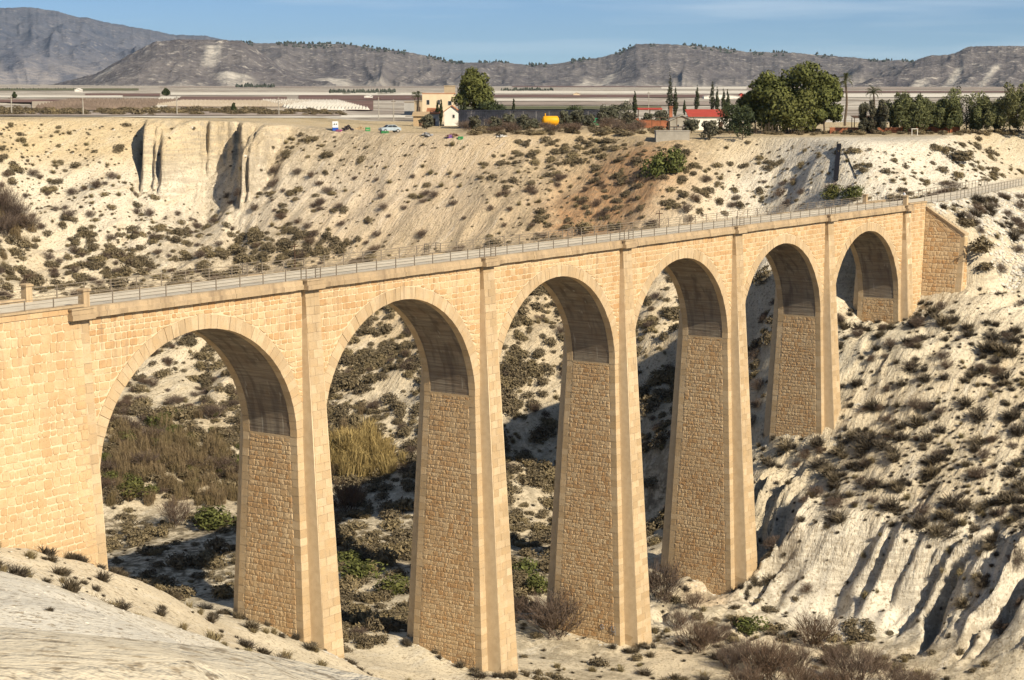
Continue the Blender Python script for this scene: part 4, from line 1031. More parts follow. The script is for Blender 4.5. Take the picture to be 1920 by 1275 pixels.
def plant_all(kind, name, x, y, size, hfac, n_ind, label, group, cat, rest_name, rest_label, rng, lean=.55):
    """x, y, size arrays; the n_ind that show largest become objects, the rest one scatter"""
    z = ground_z(x, y); px, py, dep = _pp(x, y, z); ok = (dep > 30) & (px > -60) & (px < 1980) & (py > -20) & (py < 1330)
    # seen from the camera?
    t = np.linspace(.55, .985, 40)[None, :]; sx = CAM[0] + (x[:, None] - CAM[0]) * t; sy = CAM[1] + (y[:, None] - CAM[1]) * t; sz = CAM[2] + (z[:, None] + size[:, None] * .5 - CAM[2]) * t
    hid = (ground_z(sx.ravel(), sy.ravel()).reshape(sx.shape) > sz + .2).any(1); ok &= ~hid
    x, y, z, size, px, py, dep = [a[ok] for a in (x, y, z, size, px, py, dep)]
    if len(x) == 0: return
    N = slope_normal(x, y); n = len(x); az = rng.uniform(0, 2 * math.pi, n)
    N[:, :2] *= lean; N /= np.linalg.norm(N, axis=1)[:, None]
    X_ = np.cross(np.stack([-np.sin(az), np.cos(az), 0 * az], 1), N); X_ /= np.linalg.norm(X_, axis=1)[:, None]; Y_ = np.cross(N, X_)
    rx = np.arctan2(Y_[:, 2], N[:, 2]); ry = -np.arcsin(np.clip(X_[:, 2], -1, 1)); az = np.arctan2(X_[:, 1], X_[:, 0])
    rot = np.stack([rx, ry, az], 1); hf = hfac * rng.uniform(.75, 1.25, n)
    scl = np.stack([size, size * rng.uniform(.85, 1.15, n), size * hf], 1); idx = rng.integers(0, len(KINDS[kind]), n)
    P = np.stack([x, y, z - .04 * size], 1); order = np.argsort(-(size / dep)); ind = order[:n_ind]; rest = order[n_ind:]
    med = float(np.median(size[ind])) if len(ind) else 0
    for i in ind:
        o = bpy.data.objects.new(name, KINDS[kind][idx[i]]); COL.objects.link(o); o.location = P[i]; o.rotation_euler = rot[i]; o.scale = scl[i]
        w_ = where(px[i], py[i], size[i], med); tag(o, w_[0] + label + ', ' + w_[1] + ' ' + w_[2], cat, group)
    if len(rest): scatter(rest_name, rest_label, cat, kind, P[rest], rot[rest], scl[rest], idx[rest])

# ------------------------------------------------------------------ scrub on the slopes
def candidates(x0, x1, y0, y1, sp, rng):
    X, Y = np.meshgrid(np.arange(x0, x1, sp), np.arange(y0, y1, sp)); X = X.ravel() + rng.uniform(-.5, .5, X.size) * sp; Y = Y.ravel() + rng.uniform(-.5, .5, Y.size) * sp
    return X, Y
def clear_of_bridge(x, y):
    k = np.round(x / S_SPAN); ok = ~((np.abs(x - k * S_SPAN) < 3.2) & (y > -3.6) & (y < 9) & (x > -5) & (x < 140))
    ok &= ~((x < 1.6) & (y > -1.6) & (y < 8)); ok &= ~((x > 133) & (x < 143.5) & (y > -7) & (y < 8)); ok &= track_dist(x, y) > 3.6
    return ok
rg = np.random.default_rng(21)
cx, cy = candidates(-45, 330, -60, 300, .82, rg); cz = ground_z(cx, cy); cpx, cpy, cd = _pp(cx, cy, cz)
inb = (cd > 40) & (cpx > -40) & (cpx < 1960) & (cpy < 1310) & (cpy > 150) & clear_of_bridge(cx, cy)
cx, cy, cz, cpx, cpy, cd = [a[inb] for a in (cx, cy, cz, cpx, cpy, cd)]
pz_ = plain_z(cx, cy); below = pz_ - cz; u = rg.random(len(cx)); clump = sstep(.38, .62, fbm(cx / 5.5, cy / 5.5, 101, 2)); clump2 = sstep(.35, .65, fbm(cx / 17, cy / 17, 103, 3))
Nn = slope_normal(cx, cy, .6); steep = np.hypot(Nn[:, 0], Nn[:, 1]); flat = 1 - sstep(.75, 1.15, steep)
crng = np.hypot(cx - CAM[0], cy - CAM[1])
cl = np.exp(-((cpx - 385) / 110) ** 2 - ((cpy - 320) / 60) ** 2)
zoneR = (cx > 84) & (cy < 9) & (cz > -38.6)
dR = (.14 + .50 * clump) * (.35 + .65 * clump2) * flat * np.where(cz < -33, .28, 1) * np.where((np.abs(cpx - 1870) < 70) & (np.abs(cpy - 565) < 40), .1, 1)
selR = zoneR & (u < dR * .67 * 1.25)
zoneL = (cy < -.5) & (cx < 84) & (crng > 76)
selL = zoneL & (u < (.03 + .13 * clump) * .67)
zoneB = (cy >= 8) & (below > 1.0) & (cz > -36.5)
spoil = np.exp(-((cpx - 790) / 190) ** 4) * sstep(-16, -11, cz); grey = np.exp(-((cpx - 1600) / 130) ** 4) * sstep(-5, -1, cz)
dB = np.where(cz < -9, (.32 + .85 * clump) * (.65 + .35 * clump2), (.09 + .34 * clump) * (.45 + .55 * clump2)) * np.where(cpx < 470, .62, 1.0) * (1 - .9 * spoil) * (1 - .3 * grey) * (1 + 1.8 * np.exp(-((cpx - 1090) / 150) ** 2 - ((cpy - 350) / 90) ** 2)) * (1 - .8 * cl) * (.35 + .65 * flat)
selB = zoneB & (u < dB * .67)
zoneF = (cz <= -36.0) & ~zoneR & (cy > -40)
selF = zoneF & (u < (.03 + .16 * clump * clump2) * .67)
sz = lambda n, a, b: a + (b - a) * rg.random(n) ** 1.7
half = rg.random(len(cx)) < .5
m = selR; plant_all('tuft', 'grass_tuft', cx[m], cy[m], sz(m.sum(), .6, 3.0), .7, 300, 'dark spiky grass tuft', 'grass tufts on the eroded hillside', 'tuft', 'small_tufts', 'small dark grass tufts scattered over the eroded right hillside', rg)
m = selL; plant_all('tuft', 'dry_shrub', cx[m], cy[m], sz(m.sum(), .5, 2.0), .7, 150, 'dry grey shrub', 'shrubs on the slope below the left abutment', 'shrub', 'small_shrubs', 'small dry shrubs on the left slope', rg)
m = selB & (cz < -9); plant_all('dome', 'hillside_shrub', cx[m], cy[m], sz(m.sum(), .6, 2.8), .75, 180, 'round brown shrub', 'shrubs on the bank behind the arches', 'shrub', 'bank_scrub', 'low grey scrub covering the bank behind the arches', rg)
m = selB & (cz >= -9); plant_all('dome', 'hillside_shrub', cx[m], cy[m], sz(m.sum(), .5, 2.3), .7, 120, 'dark upper bank shrub', 'shrubs on the upper bank', 'shrub', 'upper_scrub', 'small shrubs dotting the pale upper bank', rg)
m = selF; plant_all('dome', 'floor_shrub', cx[m], cy[m], sz(m.sum(), .9, 2.4), .7, 120, 'low gorge floor shrub', 'shrubs on the gorge floor', 'shrub', 'floor_scrub', 'low scrub on the gorge floor', rg)
u2 = rg.random(len(cx))
m = zoneR & (u2 < (.10 + .30 * clump2) * (.4 + .6 * flat)); plant_all('tuft', 'x', cx[m], cy[m], rg.uniform(.25, .75, m.sum()), .7, 0, '', '', 'grass', 'tiny_tufts', 'tiny grass tufts peppering the eroded right hillside', rg)
m = zoneB & (u2 < (.05 + .22 * clump2) * (1 - .35 * spoil) * (1 - .8 * cl)); plant_all('dome', 'x', cx[m], cy[m], rg.uniform(.25, .7, m.sum()), .6, 0, '', '', 'scrub', 'tiny_scrub', 'tiny scrub specks peppering the far bank', rg)
m = zoneF & (u2 < .10 * clump2); plant_all('tuft', 'x', cx[m], cy[m], rg.uniform(.25, .8, m.sum()), .6, 0, '', '', 'grass', 'floor_wisps', 'tiny grass wisps on the gorge floor', rg)
u3 = rg.random(len(cx))
m = (zoneR | zoneB | zoneL) & (u3 < .035 * (.4 + clump2)) & (crng > 76); plant_all('straw', 'x', cx[m], cy[m], rg.uniform(.5, 1.5, m.sum()), .8, 0, '', '', 'grass', 'straw_grass', 'dry straw coloured grass on the slopes', rg)
m = (zoneR | zoneB) & (u3 > .965) & (cz < 0); plant_all('twig', 'x', cx[m], cy[m], rg.uniform(.7, 1.8, m.sum()), .8, 0, '', '', 'bushes', 'dry_twigs', 'small bare dry bushes on the slopes', rg)
m = ((zoneB & (cz < -24)) | zoneF) & (cy > 16) & ((cpx > 470) | (u2 < .35)) & (u3 > .80) & (u3 < .80 + .11 * (.3 + clump)); plant_all('dome', 'x', cx[m], cy[m], rg.uniform(1.4, 3.6, m.sum()), .8, 0, '', '', 'scrub', 'ravine_scrub', 'dense scrub in the shaded ravine behind the piers', rg)
# soil, stones and weeds gathered at the pier feet
fx, fy = [], []
for k in range(0, 7):
    for _ in range(90):
        a = rg.uniform(0, 2 * math.pi); h_ = ZI - GROUND_AT[k]; fx.append(k * S_SPAN + (HP + BS * h_ + .5) * math.copysign(min(1, abs(math.cos(a)) * 1.5), math.cos(a)) + rg.normal() * .35); fy.append(W_ / 2 - .6 + (W_ / 2 + 1.6 + BF * h_) * math.copysign(min(1, abs(math.sin(a)) * 1.5), math.sin(a)) + rg.normal() * .35)
FOOT = (np.array(fx), np.array(fy)); m = rg.random(len(fx)) < .35
plant_all('tuft', 'x', FOOT[0][m], FOOT[1][m], rg.uniform(.4, 1.3, m.sum()), .8, 0, '', '', 'weeds', 'pier_foot_weeds', 'weeds growing against the feet of the piers', rg)
# ---- single bushes that stand out
def plant(kind, px, py, w, h, name, label, cat, rng=rg, group=None, rmin=60, rough=0):
    p = hit(px, py, rmin); o = bpy.data.objects.new(name, KINDS[kind][int(rng.integers(0, len(KINDS[kind])))]); COL.objects.link(o)
    o.location = (p[0], p[1], p[2] - .03 * h); o.rotation_euler = (0, 0, rng.uniform(0, 6.28)); o.scale = (w, w * rng.uniform(.85, 1.15), h); tag(o, label, cat, group); return o
for px, py, w, h in [(1040, 1192, 4.4, 5.0)]:
    plant('twig', px, py, w, h, 'bare_bush', 'tall bare purple brown bush beside the third pier', 'bush')
for px, py, w, h, lab in [(1310, 1222, 3.6, 4.0, 'bare brown bush on the gorge floor right of the third pier'), (1440, 1275, 4.2, 4.4, 'bare reddish bush at the bottom edge right of the third pier'), (1530, 1215, 3.8, 4.0, 'bare dark bush at the foot of the eroded cliffs'),
                          (1600, 1290, 4.0, 4.6, 'bare rusty bush at the bottom edge below the cliffs'), (1245, 1130, 3.2, 5.2, 'thin grey bare bush between the third and fourth piers'), (1680, 1295, 3.0, 2.8, 'low bare bush at the bottom edge below the gullies'), (960, 1165, 2.8, 3.2, 'bare dark bush between the second and third piers'),
                          (650, 960, 3.4, 4.6, 'bare purple bush in front of the golden reeds'), (330, 985, 3.2, 3.8, 'bare reddish bush in the reed bed under the first arch'), (1370, 1255, 2.6, 2.4, 'small bare bush at the bottom edge')]:
    plant('twig', px, py, w, h, 'bare_bush', lab, 'bush')
for px, py, w, h, lab in [(410, 985, 5.2, 3.6, 'leafy green bush under the first arch near the shadow'), (680, 1085, 4.6, 3.0, 'green bush between the first and second piers'), (740, 1110, 3.8, 2.6, 'lower green bush against the second pier'), (650, 1060, 3.4, 2.6, 'green bush right of the first pier'),
                          (990, 1075, 3.2, 2.6, 'green bush left of the third pier'), (1010, 1110, 3.4, 3.2, 'dark green bush behind the bare bush'), (1410, 1185, 3.2, 2.4, 'olive green bush right of the bare bushes'), (250, 925, 5.0, 2.6, 'flat green bush under the left side of the first arch'),
                          (1560, 372, 3.4, 3.0, 'bright green bush beside the far railing'), (1600, 372, 3.8, 2.8, 'grey green bush beside the far railing'), (1232, 330, 4.4, 6.0, 'green sapling on the slope below the terrace'), (1262, 320, 4.4, 5.4, 'second green sapling on the slope below the terrace')]:
    plant('green', px, py, w, h, 'green_bush', lab, 'bush')
for px, py, w, h, lab in [(1085, 432, 4.2, 2.6, 'ochre bush behind the deck railing'), (1830, 470, 4.2, 3.2, 'large brown shrub hanging beside the wing wall'), (1812, 425, 3.0, 2.2, 'brown shrub above the wing wall coping'), (1845, 505, 2.6, 2.0, 'brown shrub below the wing wall'), (1800, 300, 5.0, 3.2, 'dark hanging shrub on the slope below the pepper trees')]:
    plant('dome', px, py, w, h, 'brown_shrub', lab, 'shrub', rmin=200)
def reed_bed(kind, name, label, spots, rng, cat='reeds'):
    P = []; S_ = []
    for px, py, n, spread, h, rmin in spots:
        p0 = hit(px, py, rmin)
        for _ in range(n):
            x, y = p0[0] + rng.normal() * spread, p0[1] + rng.normal() * spread; P.append((x, y, gz(x, y) - .1)); w = h * rng.uniform(.4, .6); S_.append((w, w, h * rng.uniform(.55, 1.1)))
    n = len(P); scatter(name, label, cat, kind, P, np.stack([rng.normal(size=n) * .14, rng.normal(size=n) * .14, rng.uniform(0, 6.28, n)], 1), S_, rng.integers(0, 2, n))
reed_bed('reed', 'golden_reeds', 'tall golden reed clump between the first and second piers', [(670, 868, 40, 1.3, 5.4, 180), (695, 872, 30, 1.5, 4.4, 180), (645, 876, 22, 1.3, 3.8, 180), (725, 882, 14, 1.0, 3.0, 180)], rg)
reed_bed('breed', 'brown_reeds', 'brown reed bed filling the gorge under the first arch', [(px, py, 15, 3.0, h * .62, 180) for px, py, h in [(230, 870, 5), (280, 860, 5.4), (330, 868, 5), (380, 878, 5), (430, 892, 4.6), (255, 905, 4), (310, 900, 4.2), (370, 915, 4.4), (420, 930, 4.4), (445, 915, 4.6), (210, 840, 4.5), (300, 835, 4.5), (400, 850, 4.5), (630, 860, 3.6)]], rg)
reed_bed('breed', 'brown_reeds', 'tall brown reeds at the left edge behind the railing', [(-10, 412, 12, 2.0, 4.0, 200), (20, 425, 14, 2.2, 3.0, 200), (0, 445, 24, 3.0, 2.0, 200)], rg)

# mixed bushes in and around the reed bed
for k_, (kd, n_, lab_) in enumerate((('dome', 90, 'brown scrub among the reeds under the first arch'), ('green', 26, 'green bushes among the reeds under the first arch'), ('twig', 26, 'bare brush among the reeds under the first arch'))):
    rq = np.random.default_rng(300 + k_); P = []; S_ = []
    for _ in range(n_):
        q = hit(rq.uniform(195, 460), rq.uniform(770, 935), 180); P.append(q); w = rq.uniform(1.2, 3.2); S_.append((w, w, w * rq.uniform(.55, .9)))
    scatter('reed_bed_bushes', lab_, 'bushes', kd, P, np.stack([np.zeros(n_), np.zeros(n_), rq.uniform(0, 6.28, n_)], 1), S_, rq.integers(0, len(KINDS[kd]), n_))

for px, py, w, h, lab in [(-14, 408, 4.4, 7.4, 'tall brown bare tree cut by the left edge'), (10, 412, 4.0, 6.2, 'brown bare tree second from the left edge'), (32, 420, 3.4, 4.6, 'brown bare bush third from the left edge'), (52, 430, 2.8, 3.0, 'low brown bare bush fourth from the left edge'), (4, 440, 4.4, 4.2, 'wide brown bare bush before the trees at the left edge')]:
    plant('twig', px, py, w, h, 'bare_bush', lab, 'bush', rmin=200)

# thicket of bare bushes along the lower right edge of the gorge floor
for i, (px, py, w, h, lab) in enumerate([(1270, 1180, 3.0, 3.4, 'bare bush right of the third pier foot'), (1345, 1205, 3.2, 3.0, 'bare bush behind the bare brown bush'), (1400, 1240, 3.6, 3.6, 'bare bush between two taller bare bushes'), (1490, 1258, 4.0, 3.8, 'spreading bare bush at the bottom edge below the cliffs'), (1565, 1250, 3.4, 3.4, 'bare bush before the dark cliff foot bush'), (1640, 1262, 3.4, 3.2, 'bare bush below the first cliff notch'), (1500, 1300, 4.2, 4.4, 'bare bush cut by the bottom edge, middle'), (1560, 1305, 4.2, 4.2, 'bare bush cut by the bottom edge, right of the middle one'), (1400, 1300, 4.0, 4.0, 'bare bush cut by the bottom edge, left of the middle one'), (1730, 1290, 3.0, 2.6, 'low bare bush under the big notch'), (1220, 1110, 2.6, 4.0, 'thin bare bush right of the third pier'), (1300, 1140, 2.6, 2.6, 'bare bush left of the fourth pier foot')]):
    plant('twig', px, py, w * .74, h * .72, 'bare_bush', lab, 'bush')
# scribbled tag low on the flank of the third pier
def graffiti():
    uc = 3 * S_SPAN; m = MB(); rs4 = random.Random(2)
    def pt(v, z): return Vector((uc - HP - BS * (ZI - z) - .075, v, z))
    for v0, z0, pts in ((-.7, -37.9, [(0, .1), (.1, .8), (.45, .9), (.5, .4), (.1, .35), (.5, .05)]), (.6, -37.7, [(0, .5), (.2, .7), (.4, .45), (.2, .2), (0, .3), (.05, .5)])):
        q = [pt(v0 + a, z0 + b) for a, b in pts]
        for a, b in zip(q[:-1], q[1:]): m.tube(a, b, .03, None, 5, rs4.random())
    o = m.build('graffiti', plain('grey_blue_spray', (0.24, 0.23, 0.24), .7)); o.parent = [c for c in viaduct.children if c.name.startswith('pier')][3]
graffiti()

# ------------------------------------------------------------------ trees on the plateau
def spot(px, py, rmin=270):
    p = hit(px, py, rmin); return p, FPX / project(p)[2]
def add_part(me, name, parent):
    o = bpy.data.objects.new(name, me); COL.objects.link(o); o.parent = parent; return o
def trunk_mesh(rs, h, r, limbs, spread, lean=0.0):
    m = MB(); p = Vector((0, 0, -.2)); n = 5; q0 = p
    for i in range(n):
        q = Vector((lean * h * (i + 1) / n + rs.uniform(-.05, .05) * h * .3, rs.uniform(-.05, .05) * h * .3, h * (i + 1) / n)); m.tube(q0, q, r * (1 - .13 * i), r * (1 - .13 * (i + 1)), 7, rs.random()); q0 = q
    for i in range(limbs):
        a = rs.uniform(0, 6.28); z = h * rs.uniform(.45, 1.0); s = Vector((lean * z, 0, z)); e = s + Vector((math.cos(a) * spread * rs.uniform(.5, 1), math.sin(a) * spread * rs.uniform(.5, 1), h * rs.uniform(.25, .6)))
        k = (s + e) / 2 + Vector((0, 0, -.08 * h)); m.tube(s, k, r * .45, r * .3, 5, rs.random()); m.tube(k, e, r * .3, r * .12, 5, rs.random())
    return m
def tree(name, label, cat, px, py, top, w_px, leaf, style='round', n=4200, size=.26, trunk_f=.25, seed=1, group=None, rmin=270, lean=0.0):
    p, s = spot(px, py, rmin); H = (py - top) / s; Wd = w_px / s; rng = np.random.default_rng(seed); rs = random.Random(seed)
    e = empty(name, p, -YAW, label, cat, group)
    z0 = H * trunk_f; bl = []
    if style == 'round':
        for i in range(22):
            a = rng.uniform(0, 6.28); f = rng.random(); zz = z0 + (H - z0) * (.10 + .78 * f); rad = Wd / 2 * math.sqrt(max(.05, 1 - ((zz - z0 - (H - z0) * .42) / ((H - z0) * .6)) ** 2)); q = rad * rng.uniform(.35, .80)
            k = Wd * rng.uniform(.13, .22); bl.append(((lean * (zz - z0) + q * math.cos(a), q * math.sin(a), zz), (k, k, k * rng.uniform(.7, 1.0))))
        bl.append(((lean * H * .4, 0, z0 + (H - z0) * .5), (Wd * .3, Wd * .3, (H - z0) * .4)))
    elif style == 'cypress':
        for i in range(12):
            f = i / 11; k = Wd / 2 * (math.sin(min(1, f * 1.35 + .12) * math.pi / 2 * 1.0) if f < .35 else (1 - (f - .35) / .65) ** .75 * 1.0 + .06); bl.append(((rng.normal() * Wd * .06, rng.normal() * Wd * .06, H * (.06 + .88 * f)), (max(.12, k), max(.12, k), H * .085)))
    elif style == 'weep':
        for i in range(26):
            a = rng.uniform(0, 6.28); q = Wd / 2 * math.sqrt(rng.random()) * .95; zz = z0 + (H - z0) * (.18 + .72 * rng.random()) * (1 - .35 * (q / (Wd / 2)) ** 2)
            k = Wd * rng.uniform(.10, .17); bl.append(((q * math.cos(a), q * math.sin(a), zz), (k * .85, k * .85, k * rng.uniform(1.0, 1.7))))
    P, N, T = crown_points(bl, n, rng, .35)
    if style == 'weep': N = N * .6 + np.array([0, 0, -.2])
    P[:, 2] = np.maximum(P[:, 2], z0 * .55)
    T = np.clip(T * .8 + .25 * (P[:, 2] - z0) / max(H - z0, 1) - .05, 0, 1)  # leaf tint lightens towards the crown top: light from above painted in
    add_part(leaf_mesh('crown', P, N, size, T, leaf, .5 if style != 'weep' else .3, rng), 'crown', e)
    add_part(trunk_mesh(rs, max(z0 * 1.25, H * .35), max(.10, H * .018), 7 if style != 'cypress' else 0, Wd * .3, lean * .5).to_mesh('trunk', M_BARK), 'trunk', e)
    return e
tree('pine_tree', 'huge dark green pine leaning over the white cottage', 'tree', 893, 236, 126, 88, L_PINE, 'round', 7000, .30, .22, 11, lean=-.10)
tree('evergreen_tree', 'dark evergreen bush tree at the right foot of the huge pine', 'tree', 922, 236, 190, 62, L_DARK, 'round', 2600, .24, .1, 12)
for i, (px, py, top, w, lab) in enumerate([(1415, 249, 160, 84, 'left flank pine of the big pine clump'), (1450, 250, 130, 108, 'tall left pine of the big pine clump'), (1505, 250, 119, 118, 'tallest middle pine of the big pine clump'), (1545, 249, 136, 72, 'right flank pine of the big pine clump'), (1480, 251, 170, 130, 'low front pine of the big pine clump')]):
    tree('pine_tree', lab, 'tree', px, py, top, w, L_PINE, 'round', 6000, .32, .12, 20 + i, 'pines in the big clump')
for i, (px, py, top, w, lab) in enumerate([(827, 236, 186, 9, 'slim cypress left of the white cottage gable'), (820, 236, 190, 10, 'slim cypress beside the tiled shed'), (871, 240, 184, 11, 'slim cypress right of the white cottage'), (865, 238, 196, 8, 'short cypress right of the white cottage'),
        (1190, 222, 170, 11, 'lone cypress behind the red canopy'), (1256, 224, 137, 15, 'tallest cypress behind the red chimney'), (1266, 224, 162, 13, 'second cypress behind the red chimney'), (1306, 218, 160, 12, 'slim cypress behind the ridge of the red roof'), (1335, 218, 149, 13, 'tall cypress behind the middle of the red roof'), (1344, 218, 164, 10, 'shorter cypress beside the tall one behind the red roof'), (1357, 218, 166, 11, 'cypress behind the right end of the red roof'), (1364, 220, 168, 11, 'rightmost cypress behind the red roof'), (963, 214, 185, 6, 'small far cypress behind the shade house'), (1283, 216, 188, 7, 'small cypress left of the red roof')]):
    tree('cypress_tree', lab, 'tree', px, py, top, w, L_CYP, 'cypress', 1300, .17, .05, 40 + i, 'cypresses on the plateau')
for i, (px, py, top, w, lab) in enumerate([(1636, 251, 180, 44, 'grey green tree in front of the second palm'), (1694, 249, 163, 72, 'dark spreading pepper tree right of the second palm'), (1745, 249, 185, 60, 'low pepper tree over the brick wall'), (1812, 248, 164, 88, 'large pepper tree with a forked crown'), (1850, 248, 192, 50, 'drooping pepper tree right of the forked one'), (1893, 247, 156, 80, 'tall pepper tree at the right edge'), (1935, 247, 165, 70, 'pepper tree cut by the right edge'), (1722, 247, 178, 56, 'pepper tree just right of the dark spreading one'), (1668, 248, 186, 46, 'low pepper tree between the second palm and the dark spreading one'), (1865, 247, 176, 60, 'pepper tree left of the tall one at the right edge'), (1770, 247, 190, 54, 'low dense pepper tree before the airy one'), (1780, 249, 182, 50, 'airy pepper tree behind the brick wall')]):
    tree('pepper_tree', lab, 'tree', px, py, top, w * 1.2, L_PEPPER if i else L_OLIVE, 'weep', 6500, .27, .06, 60 + i, 'pepper trees along the rim')
for i, (px, py, top, w, lab) in enumerate([(1368, 252, 192, 62, 'dark bushy tree left of the pine clump'), (1392, 262, 198, 56, 'dark shrub tree at the left corner of the pine clump'), (1165, 234, 192, 52, 'grey green olive left of the red canopy'), (1085, 236, 206, 34, 'olive beside the green container'), (1128, 238, 212, 28, 'small olive right of the green container'), (1140, 236, 198, 40, 'olive behind the green container'), (1060, 237, 208, 30, 'grey bare olive right of the yellow tank'), (1075, 232, 200, 46, 'dark tree behind the shade house wall'), (1215, 238, 212, 26, 'small olive before the red walls'), (930, 246, 218, 26, 'round olive before the shade house'), (800, 242, 214, 30, 'grey bush before the small ruin'), (890, 246, 216, 24, 'grey olive left of the shade house'), (980, 244, 216, 34, 'bare grey shrub before the shade house'), (1330, 262, 228, 40, 'green shrub below the red roofed house'), (1296, 250, 222, 34, 'olive before the grey annex'), (1262, 246, 224, 26, 'small olive on the terrace'), (1240, 236, 206, 30, 'olive behind the terrace'), (1180, 240, 210, 36, 'olive left of the short red wall'), (1105, 240, 214, 26, 'grey olive left of the green container'), (1003, 243, 222, 20, 'grey shrub left of the yellow tank'), (955, 242, 214, 30, 'grey olive before the middle of the shade house')]):
    tree('olive_tree', lab, 'tree', px, py, top, w, L_OLIVE if i > 1 and i != 7 else L_DARK, 'round', 1500, .20, .12, 80 + i, 'small trees on the rim')
tree('round_tree', 'lone round dark tree beside the farm road out on the plain', 'tree', 312, 181, 166, 14, L_DARK, 'round', 900, .7, .12, 99, rmin=345)
tree('small_tree', 'small conifer out on the plain at left', 'tree', 27, 184, 173, 8, L_DARK, 'cypress', 500, .5, .1, 98, rmin=345); tree('small_tree', 'small dark conifer on the rim road', 'tree', 438, 214, 194, 9, L_DARK, 'cypress', 500, .4, .1, 97, rmin=345)
# palms: every frond a part
def frond_mesh(rng):
    m = MB(); n = 9; L = 1.0; pts = []
    for i in range(n + 1):
        t = i / n; pts.append(Vector((t * .92, 0, .42 * math.sin(t * 1.9) - .35 * t * t)))
    for i in range(n):
        a, b = pts[i], pts[i + 1]; m.poly([a + Vector((0, -.008, 0)), a + Vector((0, .008, 0)), b + Vector((0, .006, 0)), b + Vector((0, -.006, 0))], .3)
        for sd in (-1, 1):
            for f in (.2, .7):
                c = a + (b - a) * f; l = .20 * (1 - .6 * abs(i / n - .45)); m.poly([c, c + Vector((.035, 0, 0)), c + Vector((l * .75, sd * l, -.05 - .06 * rng.random()))], rng.random())
    return m.to_mesh('frond', L_PALM)
L_PALM = leaf_material('palm_fronds', (0.030, 0.040, 0.016), (0.095, 0.105, 0.042), (0.08, 0.08, 0.035))
def palm(px, py, top, w_px, label, seed):
    p, s = spot(px, py); H = (py - top) / s; R = w_px / s / 2; rs = random.Random(seed); e = empty('palm_tree', p, -YAW, label, 'palm')
    th = H - R * .75; m = MB(); z = 0.0
    prev = Vector((0, 0, -.2)); k = 8
    for i in range(k):
        q = Vector((.03 * th * math.sin(i * .5), 0, th * (i + 1) / k)); m.tube(prev, q, .26 - .012 * i, .27 - .012 * i, 8, rs.random()); prev = q
    m.build('trunk', M_BARK, e); fr = frond_mesh(rs)
    for i in range(34):
        o = add_part(fr, 'frond', e); o.location = prev; el = rs.uniform(-1.0, 1.15); o.rotation_euler = (0, -el * .9, rs.uniform(0, 6.28)); o.scale = (R * 1.05, R * 1.05, R)
palm(784, 216, 171, 24, 'small palm in front of the farm sheds', 1); palm(1584, 236, 139, 34, 'tall palm right of the big pine clump', 2); palm(1637, 225, 162, 32, 'palm crown rising behind the grey green tree', 3)

# ------------------------------------------------------------------ farm buildings
def wallm(n, c, v=.08): return plain(n, c, .9, v, .8)
B_CREAM = wallm('cream_render', (0.68, 0.55, 0.38)); B_WHITE = wallm('white_render', (0.80, 0.76, 0.68)); B_TAN = wallm('tan_render', (0.42, 0.33, 0.22)); B_GREY = wallm('grey_render', (0.42, 0.40, 0.37)); B_OCHRE = wallm('ochre_render', (0.45, 0.33, 0.20)); B_PINK = wallm('salmon_render', (0.55, 0.26, 0.15))
B_TILE = wallm('clay_tile', (0.40, 0.17, 0.085), .25); B_RED = wallm('red_roofing', (0.42, 0.07, 0.05)); B_BRICK = wallm('red_brick', (0.34, 0.13, 0.07), .3); B_DARK = plain('dark_opening', (0.02, 0.02, 0.022), .5); B_NAVY = wallm('dark_shade_net', (0.035, 0.038, 0.052), .3); B_CONC = wallm('concrete', (0.36, 0.33, 0.28), .2)
B_RUSTW = wallm('brown_timber', (0.10, 0.06, 0.04), .2); B_GLASS = plain('window_glass', (0.03, 0.035, 0.04), .15)
